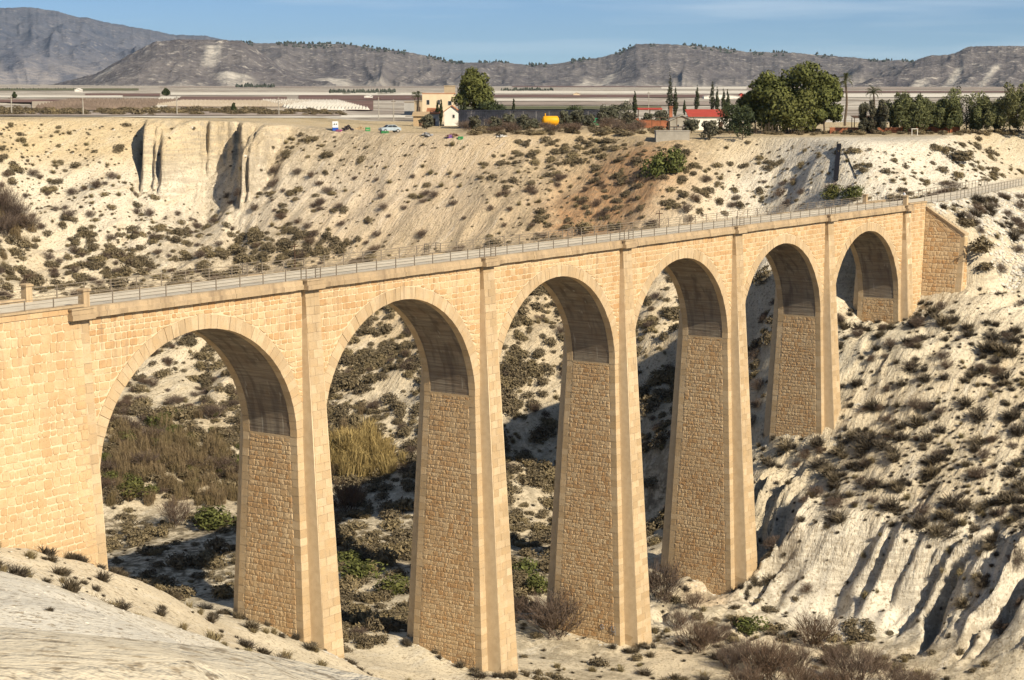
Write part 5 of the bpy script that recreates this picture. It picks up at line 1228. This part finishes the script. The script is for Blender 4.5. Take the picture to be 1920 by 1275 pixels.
def house(px0, px1, top, base, depth, wall, roof, label, name='house', kind='flat', eave=None, wins=(), doors=(), rot=0.0, rmin=285, chimney=None, py_hit=None):
    """front wall between px0..px1; wins / doors as (x, z, w, h) fractions of the front"""
    p, s = spot((px0 + px1) / 2, py_hit or base, rmin); w = (px1 - px0) / s; h = (base - top) / s; e = empty(name, p, -YAW + rot, label, 'house')
    he = h if eave is None else (base - eave) / s
    m = MB(); m.box(-w / 2, w / 2, 0, depth, -.6, he)
    if kind == 'gable': m.mesh([(-w / 2, 0, he), (w / 2, 0, he), (0, 0, h), (-w / 2, depth, he), (w / 2, depth, he), (0, depth, h)], [(0, 1, 2), (4, 3, 5)])
    m.build('wall', wall, e)
    r = MB(); t = .14
    if kind == 'flat': r.box(-w / 2 - .12, w / 2 + .12, -.12, depth + .12, he, he + .16)
    elif kind == 'gable':
        for sg in (-1, 1): r.mesh([(sg * (w / 2 + .25), -.3, he - .12), (0, -.3, h + .02), (0, depth + .3, h + .02), (sg * (w / 2 + .25), depth + .3, he - .12), (sg * (w / 2 + .25), -.3, he + t - .12), (0, -.3, h + t + .02), (0, depth + .3, h + t + .02), (sg * (w / 2 + .25), depth + .3, he + t - .12)], [(0, 1, 2, 3), (7, 6, 5, 4), (0, 4, 5, 1), (2, 6, 7, 3), (0, 3, 7, 4)])
    elif kind == 'lean': r.hexa([(-w / 2 - .25, -.4, he - .1), (w / 2 + .25, -.4, he - .1), (w / 2 + .25, depth + .2, h + .1), (-w / 2 - .25, depth + .2, h + .1), (-w / 2 - .25, -.4, he + t - .1), (w / 2 + .25, -.4, he + t - .1), (w / 2 + .25, depth + .2, h + t + .1), (-w / 2 - .25, depth + .2, h + t + .1)])
    ro = r.build('roof', roof, e)
    if chimney:
        c = MB(); cx, ch = chimney; c.box(cx * w - .3, cx * w + .3, depth * .4, depth * .4 + .6, h - .3, h + ch); c.box(cx * w - .4, cx * w + .4, depth * .4 - .1, depth * .4 + .7, h + ch, h + ch + .18); c.build('chimney', B_BRICK, ro)
    for (fx, fz, fw, fh) in wins:
        x0 = -w / 2 + fx * w; z0 = fz * he; f = MB(); g = .07
        for a in ((x0, x0 + fw * w, z0, z0 + g), (x0, x0 + fw * w, z0 + fh * he - g, z0 + fh * he), (x0, x0 + g, z0 + g, z0 + fh * he - g), (x0 + fw * w - g, x0 + fw * w, z0 + g, z0 + fh * he - g)): f.box(a[0], a[1], -.05, .02, a[2], a[3])
        wo = f.build('window', B_GREY, e); q = MB(); q.box(x0 + g, x0 + fw * w - g, -.015, .01, z0 + g, z0 + fh * he - g); q.build('pane', B_GLASS, wo)
    for (fx, fz, fw, fh) in doors:
        x0 = -w / 2 + fx * w; q = MB(); q.box(x0, x0 + fw * w, -.04, .02, fz * he, fz * he + fh * he); q.build('door', B_RUSTW, e)
    return e
house(758, 777, 192, 215, 5, B_GREY, B_TAN, 'plain grey box shed at the left of the farm', 'shed')
house(777, 796, 190, 216, 5, B_TAN, B_TAN, 'brown shed beside the grey box shed', 'shed', doors=((.3, 0, .3, .6),))
house(792, 852, 182, 234, 8, B_CREAM, B_PINK, 'cream flat roofed farmhouse behind the cottage', 'farmhouse', wins=((.13, .60, .10, .18), (.80, .58, .12, .16), (.48, .60, .08, .18)), py_hit=228)
house(833, 853, 168, 228, 4, B_TAN, B_TAN, 'tan stair tower rising behind the farmhouse', 'tower', py_hit=222)
house(801, 823, 205, 236, 5, B_GREY, B_TILE, 'low shed with clay tile roof before the farmhouse', 'shed', 'lean', eave=213, doors=((.2, 0, .5, .6),))
house(775, 802, 212, 237, 4, B_OCHRE, B_OCHRE, 'small ochre ruin with a dark doorway', 'ruin', 'lean', eave=217, doors=((.4, 0, .18, .62),))
house(833, 861, 199, 236, 6, B_WHITE, B_TILE, 'white gabled cottage with one small window', 'cottage', 'gable', eave=210, wins=((.55, .55, .16, .26),))
house(1292, 1366, 208, 244, 6, B_WHITE, B_RED, 'white house under a wide red roof', 'house', 'lean', eave=218, wins=((.55, .4, .07, .3),), doors=((.75, 0, .10, .6),))
house(1256, 1300, 217, 246, 5, B_CONC, B_CONC, 'grey gabled annex left of the red roof', 'annex', 'gable', eave=226, wins=((.3, .35, .1, .3), (.55, .35, .1, .3)), chimney=(-.42, 1.6))
# red canopy on posts
def canopy(px0, px1, top, base, label, mat, name='canopy', n=3):
    p, s = spot((px0 + px1) / 2, base); w = (px1 - px0) / s; h = (base - top) / s; e = empty(name, p, -YAW, label, 'canopy')
    m = MB(); m.hexa([(-w / 2, -1.5, h - .3), (w / 2, -1.5, h - .3), (w / 2, 1.5, h - .02), (-w / 2, 1.5, h - .02), (-w / 2, -1.5, h - .2), (w / 2, -1.5, h - .2), (w / 2, 1.5, h + .08), (-w / 2, 1.5, h + .08)]); m.build('roof', mat, e)
    for i in range(n):
        for y in (-1.3, 1.3): q = MB(); x = -w / 2 + .2 + (w - .4) * i / (n - 1); q.box(x - .06, x + .06, y - .06, y + .06, -.3, h - .25); q.build('post', B_RUSTW, e)
canopy(1195, 1241, 203, 230, 'flat red canopy on thin posts', B_RED); canopy(1597, 1643, 218, 249, 'dark timber pergola below the palm', B_RUSTW, 'pergola', 3)
def low_wall(px0, px1, top, base, label, mat, cap=None, th=.3, name='low_wall', n=1):
    p, s = spot((px0 + px1) / 2, base); w = (px1 - px0) / s; h = (base - top) / s; e = empty(name, p, -YAW, label, 'wall')
    m = MB(); m.box(-w / 2, w / 2, 0, th, -.5, h); m.build('wall', mat, e)
    m = MB(); m.box(-w / 2 - .05, w / 2 + .05, -.06, th + .06, h, h + .1); m.build('coping', cap or mat, e)
low_wall(1556, 1690, 240, 250, 'low red brick wall left of the pepper trees', B_BRICK, B_TILE); low_wall(1690, 1800, 239, 249, 'low red brick wall under the pepper trees', B_BRICK, B_TILE); low_wall(1176, 1197, 223, 238, 'short red wall left of the terrace', B_BRICK); low_wall(1196, 1228, 226, 240, 'red garden wall before the canopy', B_BRICK); low_wall(1228, 1254, 227, 240, 'red wall on the terrace', B_BRICK)
low_wall(1230, 1293, 246, 263, 'concrete terrace wall below the red roofed house', B_CONC, None, 3.0, 'terrace_wall')
def frame_rail(px0, px1, base, h, label, n, mat, rails, name='terrace_railing', y=0.0):
    p, s = spot((px0 + px1) / 2, base); w = (px1 - px0) / s; e = empty(name, p, -YAW, label, 'railing')
    for i in range(n): q = MB(); x = -w / 2 + w * i / (n - 1); q.box(x - .05, x + .05, y - .05, y + .05, -.4, h); q.build('post', mat, e)
    for z in rails: q = MB(); q.box(-w / 2, w / 2, y - .03, y + .03, z - .04, z + .04); q.build('rail', mat, e)
frame_rail(1222, 1300, 247, 2.7, 'brown timber pergola frame with railing on the terrace', 6, B_RUSTW, (.45, .95, 2.66))
# stake fence before the pines: each stake its own part
e = empty('stake_fence', spot(1450, 251)[0], -YAW, 'fence of thin uneven stakes before the big pine clump', 'fence'); p0, s = spot(1450, 251)
inv = Matrix.Rotation(YAW, 3, 'Z'); sm = MB(); sm.tube((0, 0, -.3), (0, 0, 1.9), .05, .035, 5); sme = sm.to_mesh('stake', M_BARK); rs3 = random.Random(9)
for i in range(46):
    q = spot(1388 + 118 * i / 45 + rs3.uniform(-1, 1), 251.5)[0]; o = add_part(sme, 'stake', e); o.location = inv @ Vector(q - p0); o.rotation_euler = (rs3.uniform(-.12, .12), rs3.uniform(-.12, .12), 0); o.scale = (1, 1, rs3.uniform(.6, 1.1))
# shade house: dark corrugated wall, panel by panel
p0, s = spot(1005, 237); e = empty('shade_house', p0, -YAW, 'long dark shade net wall behind the yellow tank', 'shed'); w = 292 / s; h = 29 / s; pan = MB()
for i in range(12): x0 = -1.25 + 2.5 * i / 12; pan.box(x0, x0 + 2.5 / 12 - .02, 0 if i % 2 else .06, .2, -.5, h)
pme = pan.to_mesh('panel', B_NAVY)
for i in range(int(w / 2.55)): o = add_part(pme, 'panel', e); o.location = (-w / 2 + 1.3 + 2.55 * i, .01 * (i % 3), 0)
m = MB(); m.box(-w / 2, w / 2, -.06, 6, h + .005, h + .14); m.build('roof', B_NAVY, e)
# yellow tank on two saddles
p0, s = spot(1032, 238); e = empty('yellow_tank', p0, -YAW + .15, 'bright yellow horizontal cylinder tank on legs', 'tank'); Y_T = plain('yellow_paint', (0.72, 0.36, 0.015), .45, .08, 1.0)
L, R = 33 / s, 8.6 / s; m = MB(); prof = [(-L / 2, .05), (-L / 2 + R * .12, R * .55), (-L / 2 + R * .3, R * .87), (-L / 2 + R * .55, R), (L / 2 - R * .55, R), (L / 2 - R * .3, R * .87), (L / 2 - R * .12, R * .55), (L / 2, .05)]
n = 18; pts = [(x, r * math.cos(6.2832 * i / n), R + .35 + r * math.sin(6.2832 * i / n)) for x, r in prof for i in range(n)]
m.mesh(pts, [(j * n + i, j * n + (i + 1) % n, (j + 1) * n + (i + 1) % n, (j + 1) * n + i) for j in range(len(prof) - 1) for i in range(n)] + [tuple(range(n - 1, -1, -1)), tuple(range((len(prof) - 1) * n, len(prof) * n))]); m.build('barrel', Y_T, e, True)
for x in (-L * .28, L * .28): m = MB(); m.box(x - .15, x + .15, -R * .75, R * .75, -.3, R * .5); m.build('saddle', Y_T, e)
m = MB(); m.tube((-L * .3, 0, 2 * R + .3), (-L * .3, 0, 2 * R + .85), .12, .12, 8); m.build('valve', Y_T, e)
# green container and crates
def crate(px, py, w_px, h_px, col, label, name='crate'):
    p, s = spot(px, py); w = w_px / s; h = h_px / s; e = empty(name, p, -YAW + random.uniform(-.4, .4), label, 'crate'); M = plain(name + '_plastic', col, .5, .1, 2)
    m = MB(); t = .04; m.box(-w / 2, w / 2, 0, w * .7, 0, t); m.build('base', M, e)
    for x in (-w / 2, w / 2 - t): m = MB(); m.box(x, x + t, t, w * .7 - t, t, h); m.build('side', M, e)
    for y in (0, w * .7 - t): m = MB(); m.box(-w / 2, w / 2, y, y + t, t + .001, h * .35); m.box(-w / 2, w / 2, y, y + t, h * .5, h); m.build('side', M, e)
crate(1115, 235, 19, 13, (0.03, 0.30, 0.14), 'green container beside the olives', 'container'); crate(690, 246, 9, 7, (0.05, 0.26, 0.09), 'green crate left of the wrecked car'); crate(843, 259, 9, 6, (0.25, 0.12, 0.42), 'purple crate on the rim'); crate(863, 262, 9, 6, (0.05, 0.28, 0.10), 'green crate right of the purple one'); crate(634, 247, 10, 4, (0.30, 0.07, 0.20), 'magenta crate below the white cabinet'); crate(722, 250, 14, 4, (0.05, 0.22, 0.08), 'flat green crate before the wrecked car')
p0, s = spot(629, 245); e = empty('cabinet', p0, -YAW + .2, 'white and blue cabinet dumped on the rim', 'cabinet')
m = MB(); m.box(-.5, .5, 0, .7, .55, 1.6); m.build('body', plain('white_enamel', (.78, .78, .76), .4), e); m = MB(); m.box(-.5, .5, 0, .7, 0, .545); m.build('plinth', plain('blue_plastic', (.03, .10, .42), .4), e)
for x in (-.3, .08): m = MB(); m.box(x, x + .24, -.02, .01, 1.0, 1.22); m.build('vent', B_DARK, e)
def heap(px, py, w_px, h_px, mat, label, name='heap', seed=1):
    p, s = spot(px, py); w = w_px / s; h = h_px / s; rs = random.Random(seed); m = MB()
    for i in range(16):
        f = rs.random(); a = rs.uniform(0, 6.28); q = w / 2 * f; zz = h * (1 - f) * rs.uniform(.2, .9); c = Vector((q * math.cos(a), q * math.sin(a) * .7, zz)); sx, sy, sz_ = rs.uniform(.12, .3) * w, rs.uniform(.08, .2) * w, rs.uniform(.05, .3) * h
        R_ = Matrix.Rotation(rs.uniform(0, 6.28), 3, 'Z') @ Matrix.Rotation(rs.uniform(-.6, .6), 3, 'X') @ Matrix.Rotation(rs.uniform(-.6, .6), 3, 'Y')
        m.hexa([c + R_ @ Vector((x * sx / 2 * rs.uniform(.7, 1.1), y * sy / 2 * rs.uniform(.7, 1.1), z * sz_ / 2)) for z in (-1, 1) for x, y in ((-1, -1), (1, -1), (1, 1), (-1, 1))], rs.random())
    o = m.build(name, mat); o.location = p; tag(o, label, 'heap')
heap(651, 244, 27, 13, plain('dark_tarpaulin', (.05, .04, .045), .7, .3), 'dark tarpaulin heap beside the white cabinet'); heap(676, 243, 24, 8, B_OCHRE, 'orange soil heap left of the green crate', seed=3); heap(800, 254, 34, 6, plain('scrap_sheets', (.30, .30, .31), .6, .5, 3), 'grey heap of scrap sheets on the rim', seed=4); heap(850, 255, 36, 6, plain('brown_refuse', (.24, .15, .10), .9, .4, 3), 'brown refuse heap behind the purple crate', seed=5); heap(940, 256, 24, 6, plain('white_rubble', (.62, .60, .56), .9, .3, 3), 'white rubble pile spilling over the rim', seed=6)
# wrecked car
p0, s = spot(731, 249); e = empty('car', p0 + np.array([0, 0, .05]), -YAW + .5, 'pale blue wrecked car standing on the rim', 'car'); CARP = plain('pale_blue_paint', (.36, .43, .48), .4, .15, 1.5)
prof = [(-1.8, .35), (-1.85, .62), (-1.75, .80), (-.95, .90), (-.45, 1.32), (.75, 1.34), (1.35, .92), (1.8, .84), (1.85, .38)]
m = MB(); n = len(prof); pts = []
for y, k in ((-.75, 1.0), (.75, 1.0)): pts += [(x, y * (.84 if z > 1.0 else 1), z) for x, z in prof]
m.mesh(pts, [tuple(range(n - 1, -1, -1)), tuple(range(n, 2 * n))] + [(i, (i + 1) % n, n + (i + 1) % n, n + i) for i in range(n)]); m.build('body', CARP, e)
for pts in ([(-.88, -.76, .93), (-.42, -.66, 1.27), (.1, -.66, 1.28), (.1, -.76, .93)], [(.16, -.76, .93), (.16, -.66, 1.28), (.72, -.66, 1.28), (1.2, -.76, .93)]): m = MB(); m.poly([(a, b - .02, c) for a, b, c in pts]); m.mesh([(a, -b + .02, c) for a, b, c in pts], [(3, 2, 1, 0)]); m.build('window', B_GLASS, e)
m = MB(); m.poly([(-.97, -.66, .93), (-.97, .66, .93), (-.50, .58, 1.29), (-.50, -.58, 1.29)]); m.build('windscreen', B_GLASS, e)
for x in (-1.2, 1.2):
    for y in (-.7, .7): m = MB(); m.tube((x, y - .1, .3), (x, y + .1, .3), .31, None, 14); wo = m.build('wheel', B_DARK, e); m = MB(); m.tube((x, y - .105, .3), (x, y + .105, .3), .17, None, 10); m.build('hub', B_GREY, wo)
for y in (-.5, .5): m = MB(); m.box(-1.88, -1.82, y - .14, y + .14, .58, .72); m.build('headlight', B_WHITE, e)
# poles
def pole(px, py, top, label, arms=0, rmin=300, r=.11, mat=None):
    p, s = spot(px, py, rmin); h = (py - top) / s; e = empty('utility_pole', p, -YAW, label, 'pole'); m = MB(); m.tube((0, 0, -.4), (0, 0, h), r * 1.25, r * .8, 8); m.build('shaft', mat or B_CONC, e)
    m = MB(); m.box(-.5, .5, -.05, .05, h - .5, h - .38); m.build('crossarm', B_RUSTW, e)
for i, (px, py, top, lab) in enumerate([(22, 216, 180, 'leftmost thin pole on the rim road'), (156, 217, 183, 'thin pole left of the farm road'), (332, 217, 180, 'thin pole right of the lone round tree'), (523, 217, 183, 'thin pole beside the striped vineyard'), (710, 222, 182, 'white pole left of the farm'), (738, 228, 187, 'grey pole nearest the farm sheds'), (926, 214, 186, 'pole behind the huge pine'), (1216, 210, 172, 'pole behind the red canopy')]): pole(px, py, top, lab)
pole(553, 508, 457, 'dark wooden pole on the bank above the first pier', 0, 230, .09, B_RUSTW); pole(1236, 432, 395, 'dark wooden pole on the bank behind the deck railing', 0, 215, .07, B_RUSTW)
# black drain chute and cable on the grey slope
a, b = hit(1574, 276, 220), hit(1568, 341, 220); m = MB(); d = b - a; up = np.array([0, 0, .25]); sd = np.array(_R) * .28
m.hexa([a - sd, a + sd, b + sd, b - sd, a - sd + up * 2.2, a + sd + up * 2.2, b + sd + up * 2.2, b - sd + up * 2.2]); m.hexa([a - sd * 1.5 + up, a - sd * 1.02 + up, b - sd * 1.02 + up, b - sd * 1.5 + up, a - sd * 1.5 + up * 3.4, a - sd * 1.02 + up * 3.4, b - sd * 1.02 + up * 3.4, b - sd * 1.5 + up * 3.4])
tag(m.build('drain_chute', plain('black_plastic', (.012, .012, .016), .5)), 'long black drain chute lying down the grey slope', 'chute')
m = MB(); pts = [hit(1582 + 24 * i / 8, 280 + 56 * i / 8, 220) + np.array([0, 0, .15]) for i in range(9)]
for q, r in zip(pts[:-1], pts[1:]): m.tube(q, r, .07, None, 5)
tag(m.build('cable', B_DARK), 'dark cable running down the slope beside the chute', 'cable')
p0, s = spot(1715, 254); e = empty('white_stand', p0, -YAW, 'small white frame stand at the rim', 'stand')
for x in (-.5, .42): m = MB(); m.box(x, x + .08, 0, .08, -.2, 1.05); m.build('leg', B_WHITE, e)
m = MB(); m.box(-.55, .55, -.05, .6, 1.052, 1.14); m.build('top', B_WHITE, e)
for i, (x0, x1, y0, y1, mt, lab) in enumerate([(1320, 1388, 177, 185, B_WHITE, 'far white warehouse behind the red roof'), (1387, 1395, 175, 184, B_RED, 'far red cube shed beside the white warehouse'), (683, 697, 178, 184, B_WHITE, 'far white hut left of the farm'), (140, 150, 166, 172, B_WHITE, 'far white hut below the mesa'), (1075, 1088, 174, 179, B_CREAM, 'far cream hut behind the shade house'), (590, 604, 137, 143, B_WHITE, 'far white farm on the mesa foot'), (1500, 1530, 152, 157, B_WHITE, 'far white sheds under the ridge')]):
    if y1 > 160: house(x0, x1, y0, y1, 8, mt, mt, lab, 'far_building', 'gable', eave=y0 + (y1 - y0) * .4, rmin=345)
def windbreak(px0, px1, base, h_px, label, n, seed):
    rs = random.Random(seed); m = MB()
    for i in range(n):
        px = px0 + (px1 - px0) * (i + rs.random() * .7) / n; p = hit(px, base + rs.uniform(-.4, .4), 345); s = FPX / project(p)[2]; h = h_px / s * rs.uniform(.6, 1.1); blob_mesh(m, p, h * rs.uniform(.22, .38), h, rs)
    tag(m.build('windbreak', M_FARWOOD), label, 'trees', kind='stuff')
windbreak(443, 515, 165, 10, 'far row of dark cypresses below the mesa', 26, 1); windbreak(617, 742, 175.5, 10, 'far dark windbreak left of the farm', 50, 2); windbreak(940, 1038, 171, 8, 'far dark windbreak behind the shade house', 40, 3); windbreak(-40, 150, 168, 4, 'far low wood at left', 40, 4); windbreak(718, 742, 147, 10, 'far dark trees on the mesa foot', 8, 5)
# dead brush along the rim road and around the yards
def brush(name, label, band, n, kind, h0, h1, seed, rmin=300):
    rng = np.random.default_rng(seed); P = []; S_ = []
    for _ in range(n):
        px = rng.uniform(band[0], band[1]); py = rng.uniform(band[2], band[3]); p = hit(px, py, rmin); P.append(p); w = rng.uniform(h0, h1); S_.append((w, w, w * rng.uniform(.5, .9)))
    scatter(name, label, 'brush', kind, P, np.stack([np.zeros(n), np.zeros(n), rng.uniform(0, 6.28, n)], 1), S_, rng.integers(0, len(KINDS[kind]), n))
brush('roadside_brush', 'dead brush growing along the rim road', (-40, 640, 208, 217), 300, 'dome', 1.0, 3.2, 5); brush('yard_scrub', 'grey scrub along the rim before the shade house', (880, 1240, 240, 254), 80, 'dome', .8, 2.6, 6, 285); brush('yard_brush', 'bare brush along the rim before the farm', (870, 1200, 236, 250), 34, 'twig', 1.4, 3.4, 7, 285); brush('pine_litter_scrub', 'low scrub under the pines and pepper trees', (1340, 1910, 246, 254), 150, 'dome', .8, 2.0, 8, 275)
# ------------------------------------------------------------------ loose stones
def rock_mesh(seed):
    rng = np.random.default_rng(seed); bm = bmesh.new(); bmesh.ops.create_icosphere(bm, subdivisions=1, radius=.5)
    for v in bm.verts: v.co *= rng.uniform(.65, 1.2); v.co.z *= .7
    me = bpy.data.meshes.new('stone'); bm.to_mesh(me); bm.free(); a = me.attributes.new('tint', 'FLOAT', 'POINT'); a.data.foreach_set('value', rng.random(len(me.vertices)).astype(np.float32)); me.materials.append(M_ROCK); return me
M_ROCK = leaf_material('white_limestone', (0.50, 0.46, 0.39), (0.70, 0.66, 0.58), (0.62, 0.57, 0.48), .95)
ROCKS = [rock_mesh(i) for i in range(5)]; KINDS['rock'] = ROCKS; c = bpy.data.collections.new('source_rock'); SRC['rock'] = c
for i, m in enumerate(ROCKS): c.objects.link(bpy.data.objects.new('source_rock_%d' % i, m))
rr = np.random.default_rng(8)
tx, ty = candidates(141, 190, -22, 3, .42, rr); td = track_dist(tx, ty); ok = (td > 2.9) & (td < 13) & (ty < track_dist(tx, ty) * 0 + np.interp(tx, TRACK[:, 0], TRACK[:, 1])) & (rr.random(len(tx)) < .62) & ((tx > 144.5) | (td < 5))
plant_all('rock', 'white_boulder', tx[ok], ty[ok], rr.uniform(.35, .95, ok.sum()), .9, 200, 'white limestone boulder', 'boulders of the track embankment', 'boulder', 'embankment_stones', 'white stones facing the track embankment', rr)
m = zoneB & (u < (.16 * grey + .012)) ; plant_all('rock', 'slope_stone', cx[m], cy[m], sz(m.sum(), .2, .9), .8, 60, 'pale loose block', 'blocks on the rubble slope', 'boulder', 'slope_rubble', 'loose pale stones on the bank', rr)
plant_all('rock', 'x', FOOT[0], FOOT[1], rr.uniform(.12, .55, len(FOOT[0])), .7, 0, '', '', 'stones', 'pier_foot_stones', 'loose stones gathered at the feet of the piers', rr)
# pebbles and crumbs on the near slope
qx = rr.uniform(-70, 10, 20000); qy = rr.uniform(-75, 0, 20000); qr = np.hypot(qx - CAM[0], qy - CAM[1]); ok = (qr > 36) & (qr < 120) & (rr.random(20000) < .8) & clear_of_bridge(qx, qy)
plant_all('rock', 'slope_stone', qx[ok], qy[ok], .035 + .20 * rr.random(ok.sum()) ** 4, .7, 0, '', '', 'stones', 'slope_crumbs', 'crumbs and pebbles on the near pale slope', rr)
qx, qy = candidates(-70, 60, -70, 0, 1.3, rr); qr = np.hypot(qx - CAM[0], qy - CAM[1]); ok = (qr > 36) & (qr < 130) & (rr.random(len(qx)) < .10) & clear_of_bridge(qx, qy)
plant_all('tuft', 'grass_tuft', qx[ok], qy[ok], rr.uniform(.12, .5, ok.sum()), .6, 0, '', '', 'grass', 'grass_wisps', 'tiny dry grass wisps on the near pale slope', rr)
# ------------------------------------------------------------------ walker at the right end of the deck
def person():
    e = empty('person', (136.9, 1.0, -.60), math.pi * .25, 'person in a white top and dark trousers walking at the right end of the viaduct', 'person')
    J = {'pel': (0, 0, .95), 'chest': (0, 0, 1.28), 'neck': (0, 0, 1.48), 'head': (0, -.02, 1.62), 'top': (0, -.01, 1.74), 'ls': (-.19, 0, 1.42), 'le': (-.25, .06, 1.14), 'lw': (-.24, -.06, .90), 'lh': (-.24, -.10, .82), 'rs': (.19, 0, 1.42), 're': (.25, -.04, 1.14), 'rw': (.25, -.20, .95), 'rh': (.25, -.24, .88),
         'lhip': (-.10, 0, .92), 'lk': (-.11, -.12, .50), 'la': (-.11, -.10, .09), 'lt': (-.11, -.26, .04), 'rhip': (.10, 0, .92), 'rk': (.11, .06, .49), 'ra': (.11, .24, .10), 'rt': (.11, .10, .03)}
    E_ = [('pel', 'chest'), ('chest', 'neck'), ('neck', 'head'), ('head', 'top'), ('chest', 'ls'), ('ls', 'le'), ('le', 'lw'), ('lw', 'lh'), ('chest', 'rs'), ('rs', 're'), ('re', 'rw'), ('rw', 'rh'), ('pel', 'lhip'), ('lhip', 'lk'), ('lk', 'la'), ('la', 'lt'), ('pel', 'rhip'), ('rhip', 'rk'), ('rk', 'ra'), ('ra', 'rt')]
    Rd = dict(pel=.15, chest=.16, neck=.06, head=.10, top=.07, ls=.07, rs=.07, le=.048, re=.048, lw=.034, rw=.034, lh=.04, rh=.04, lhip=.10, rhip=.10, lk=.065, rk=.065, la=.045, ra=.045, lt=.035, rt=.035)
    ks = list(J); me = bpy.data.meshes.new('body'); me.from_pydata([J[k] for k in ks], [(ks.index(a), ks.index(b)) for a, b in E_], []); o = bpy.data.objects.new('body', me); COL.objects.link(o); o.parent = e
    md = o.modifiers.new('skin', 'SKIN'); sk = me.skin_vertices[0].data
    for k, v in zip(ks, sk): v.radius = (Rd[k], Rd[k] * .8); v.use_root = k == 'pel'
    o.modifiers.new('sub', 'SUBSURF').levels = 2; o.modifiers['sub'].render_levels = 2
    t = NT('person_clothes', .85); sp = t.n.new('ShaderNodeSeparateXYZ'); tc = t.n.new('ShaderNodeTexCoord'); t.l.new(tc.outputs['Object'], sp.inputs[0])
    c = t.mix(t.ramp(t.math('DIVIDE', sp.outputs[2], 2.0), [(.455, 0.), (.46, 1.)]), (0.035, 0.035, 0.05), (0.80, 0.80, 0.82)); c = t.mix(t.ramp(t.math('DIVIDE', sp.outputs[2], 2.0), [(.735, 0.), (.74, 1.)]), c, (0.42, 0.26, 0.18)); me.materials.append(t.done(c))
    h = MB(); h.lathe([(.02, 1.60), (.105, 1.62), (.11, 1.69), (.075, 1.755), (.01, 1.775)], (0, .03, 0), 10); h.build('hair', plain('dark_hair', (.03, .02, .015), .7), e, True)
person()
# ------------------------------------------------------------------ thin dry haze over the whole country
hm = bpy.data.materials.new('thin_haze'); hm.use_nodes = True; hn = hm.node_tree.nodes; hn.clear()
ho = hn.new('ShaderNodeOutputMaterial'); hv = hn.new('ShaderNodeVolumePrincipled'); hv.inputs['Color'].default_value = (0.55, 0.80, 1.0, 1); hv.inputs['Density'].default_value = 2.4e-5; hv.inputs['Anisotropy'].default_value = 0.25
hm.node_tree.links.new(hv.outputs['Volume'], ho.inputs['Volume'])
hb = MB(); hb.box(-3400, 14600, -3400, 14600, -46, 620); haze = hb.build('haze', hm); tag(haze, 'thin blue haze over the plain', 'haze', kind='stuff')
SC.cycles.volume_bounces = 0; SC.cycles.volume_step_rate = 10; SC.cycles.volume_max_steps = 32
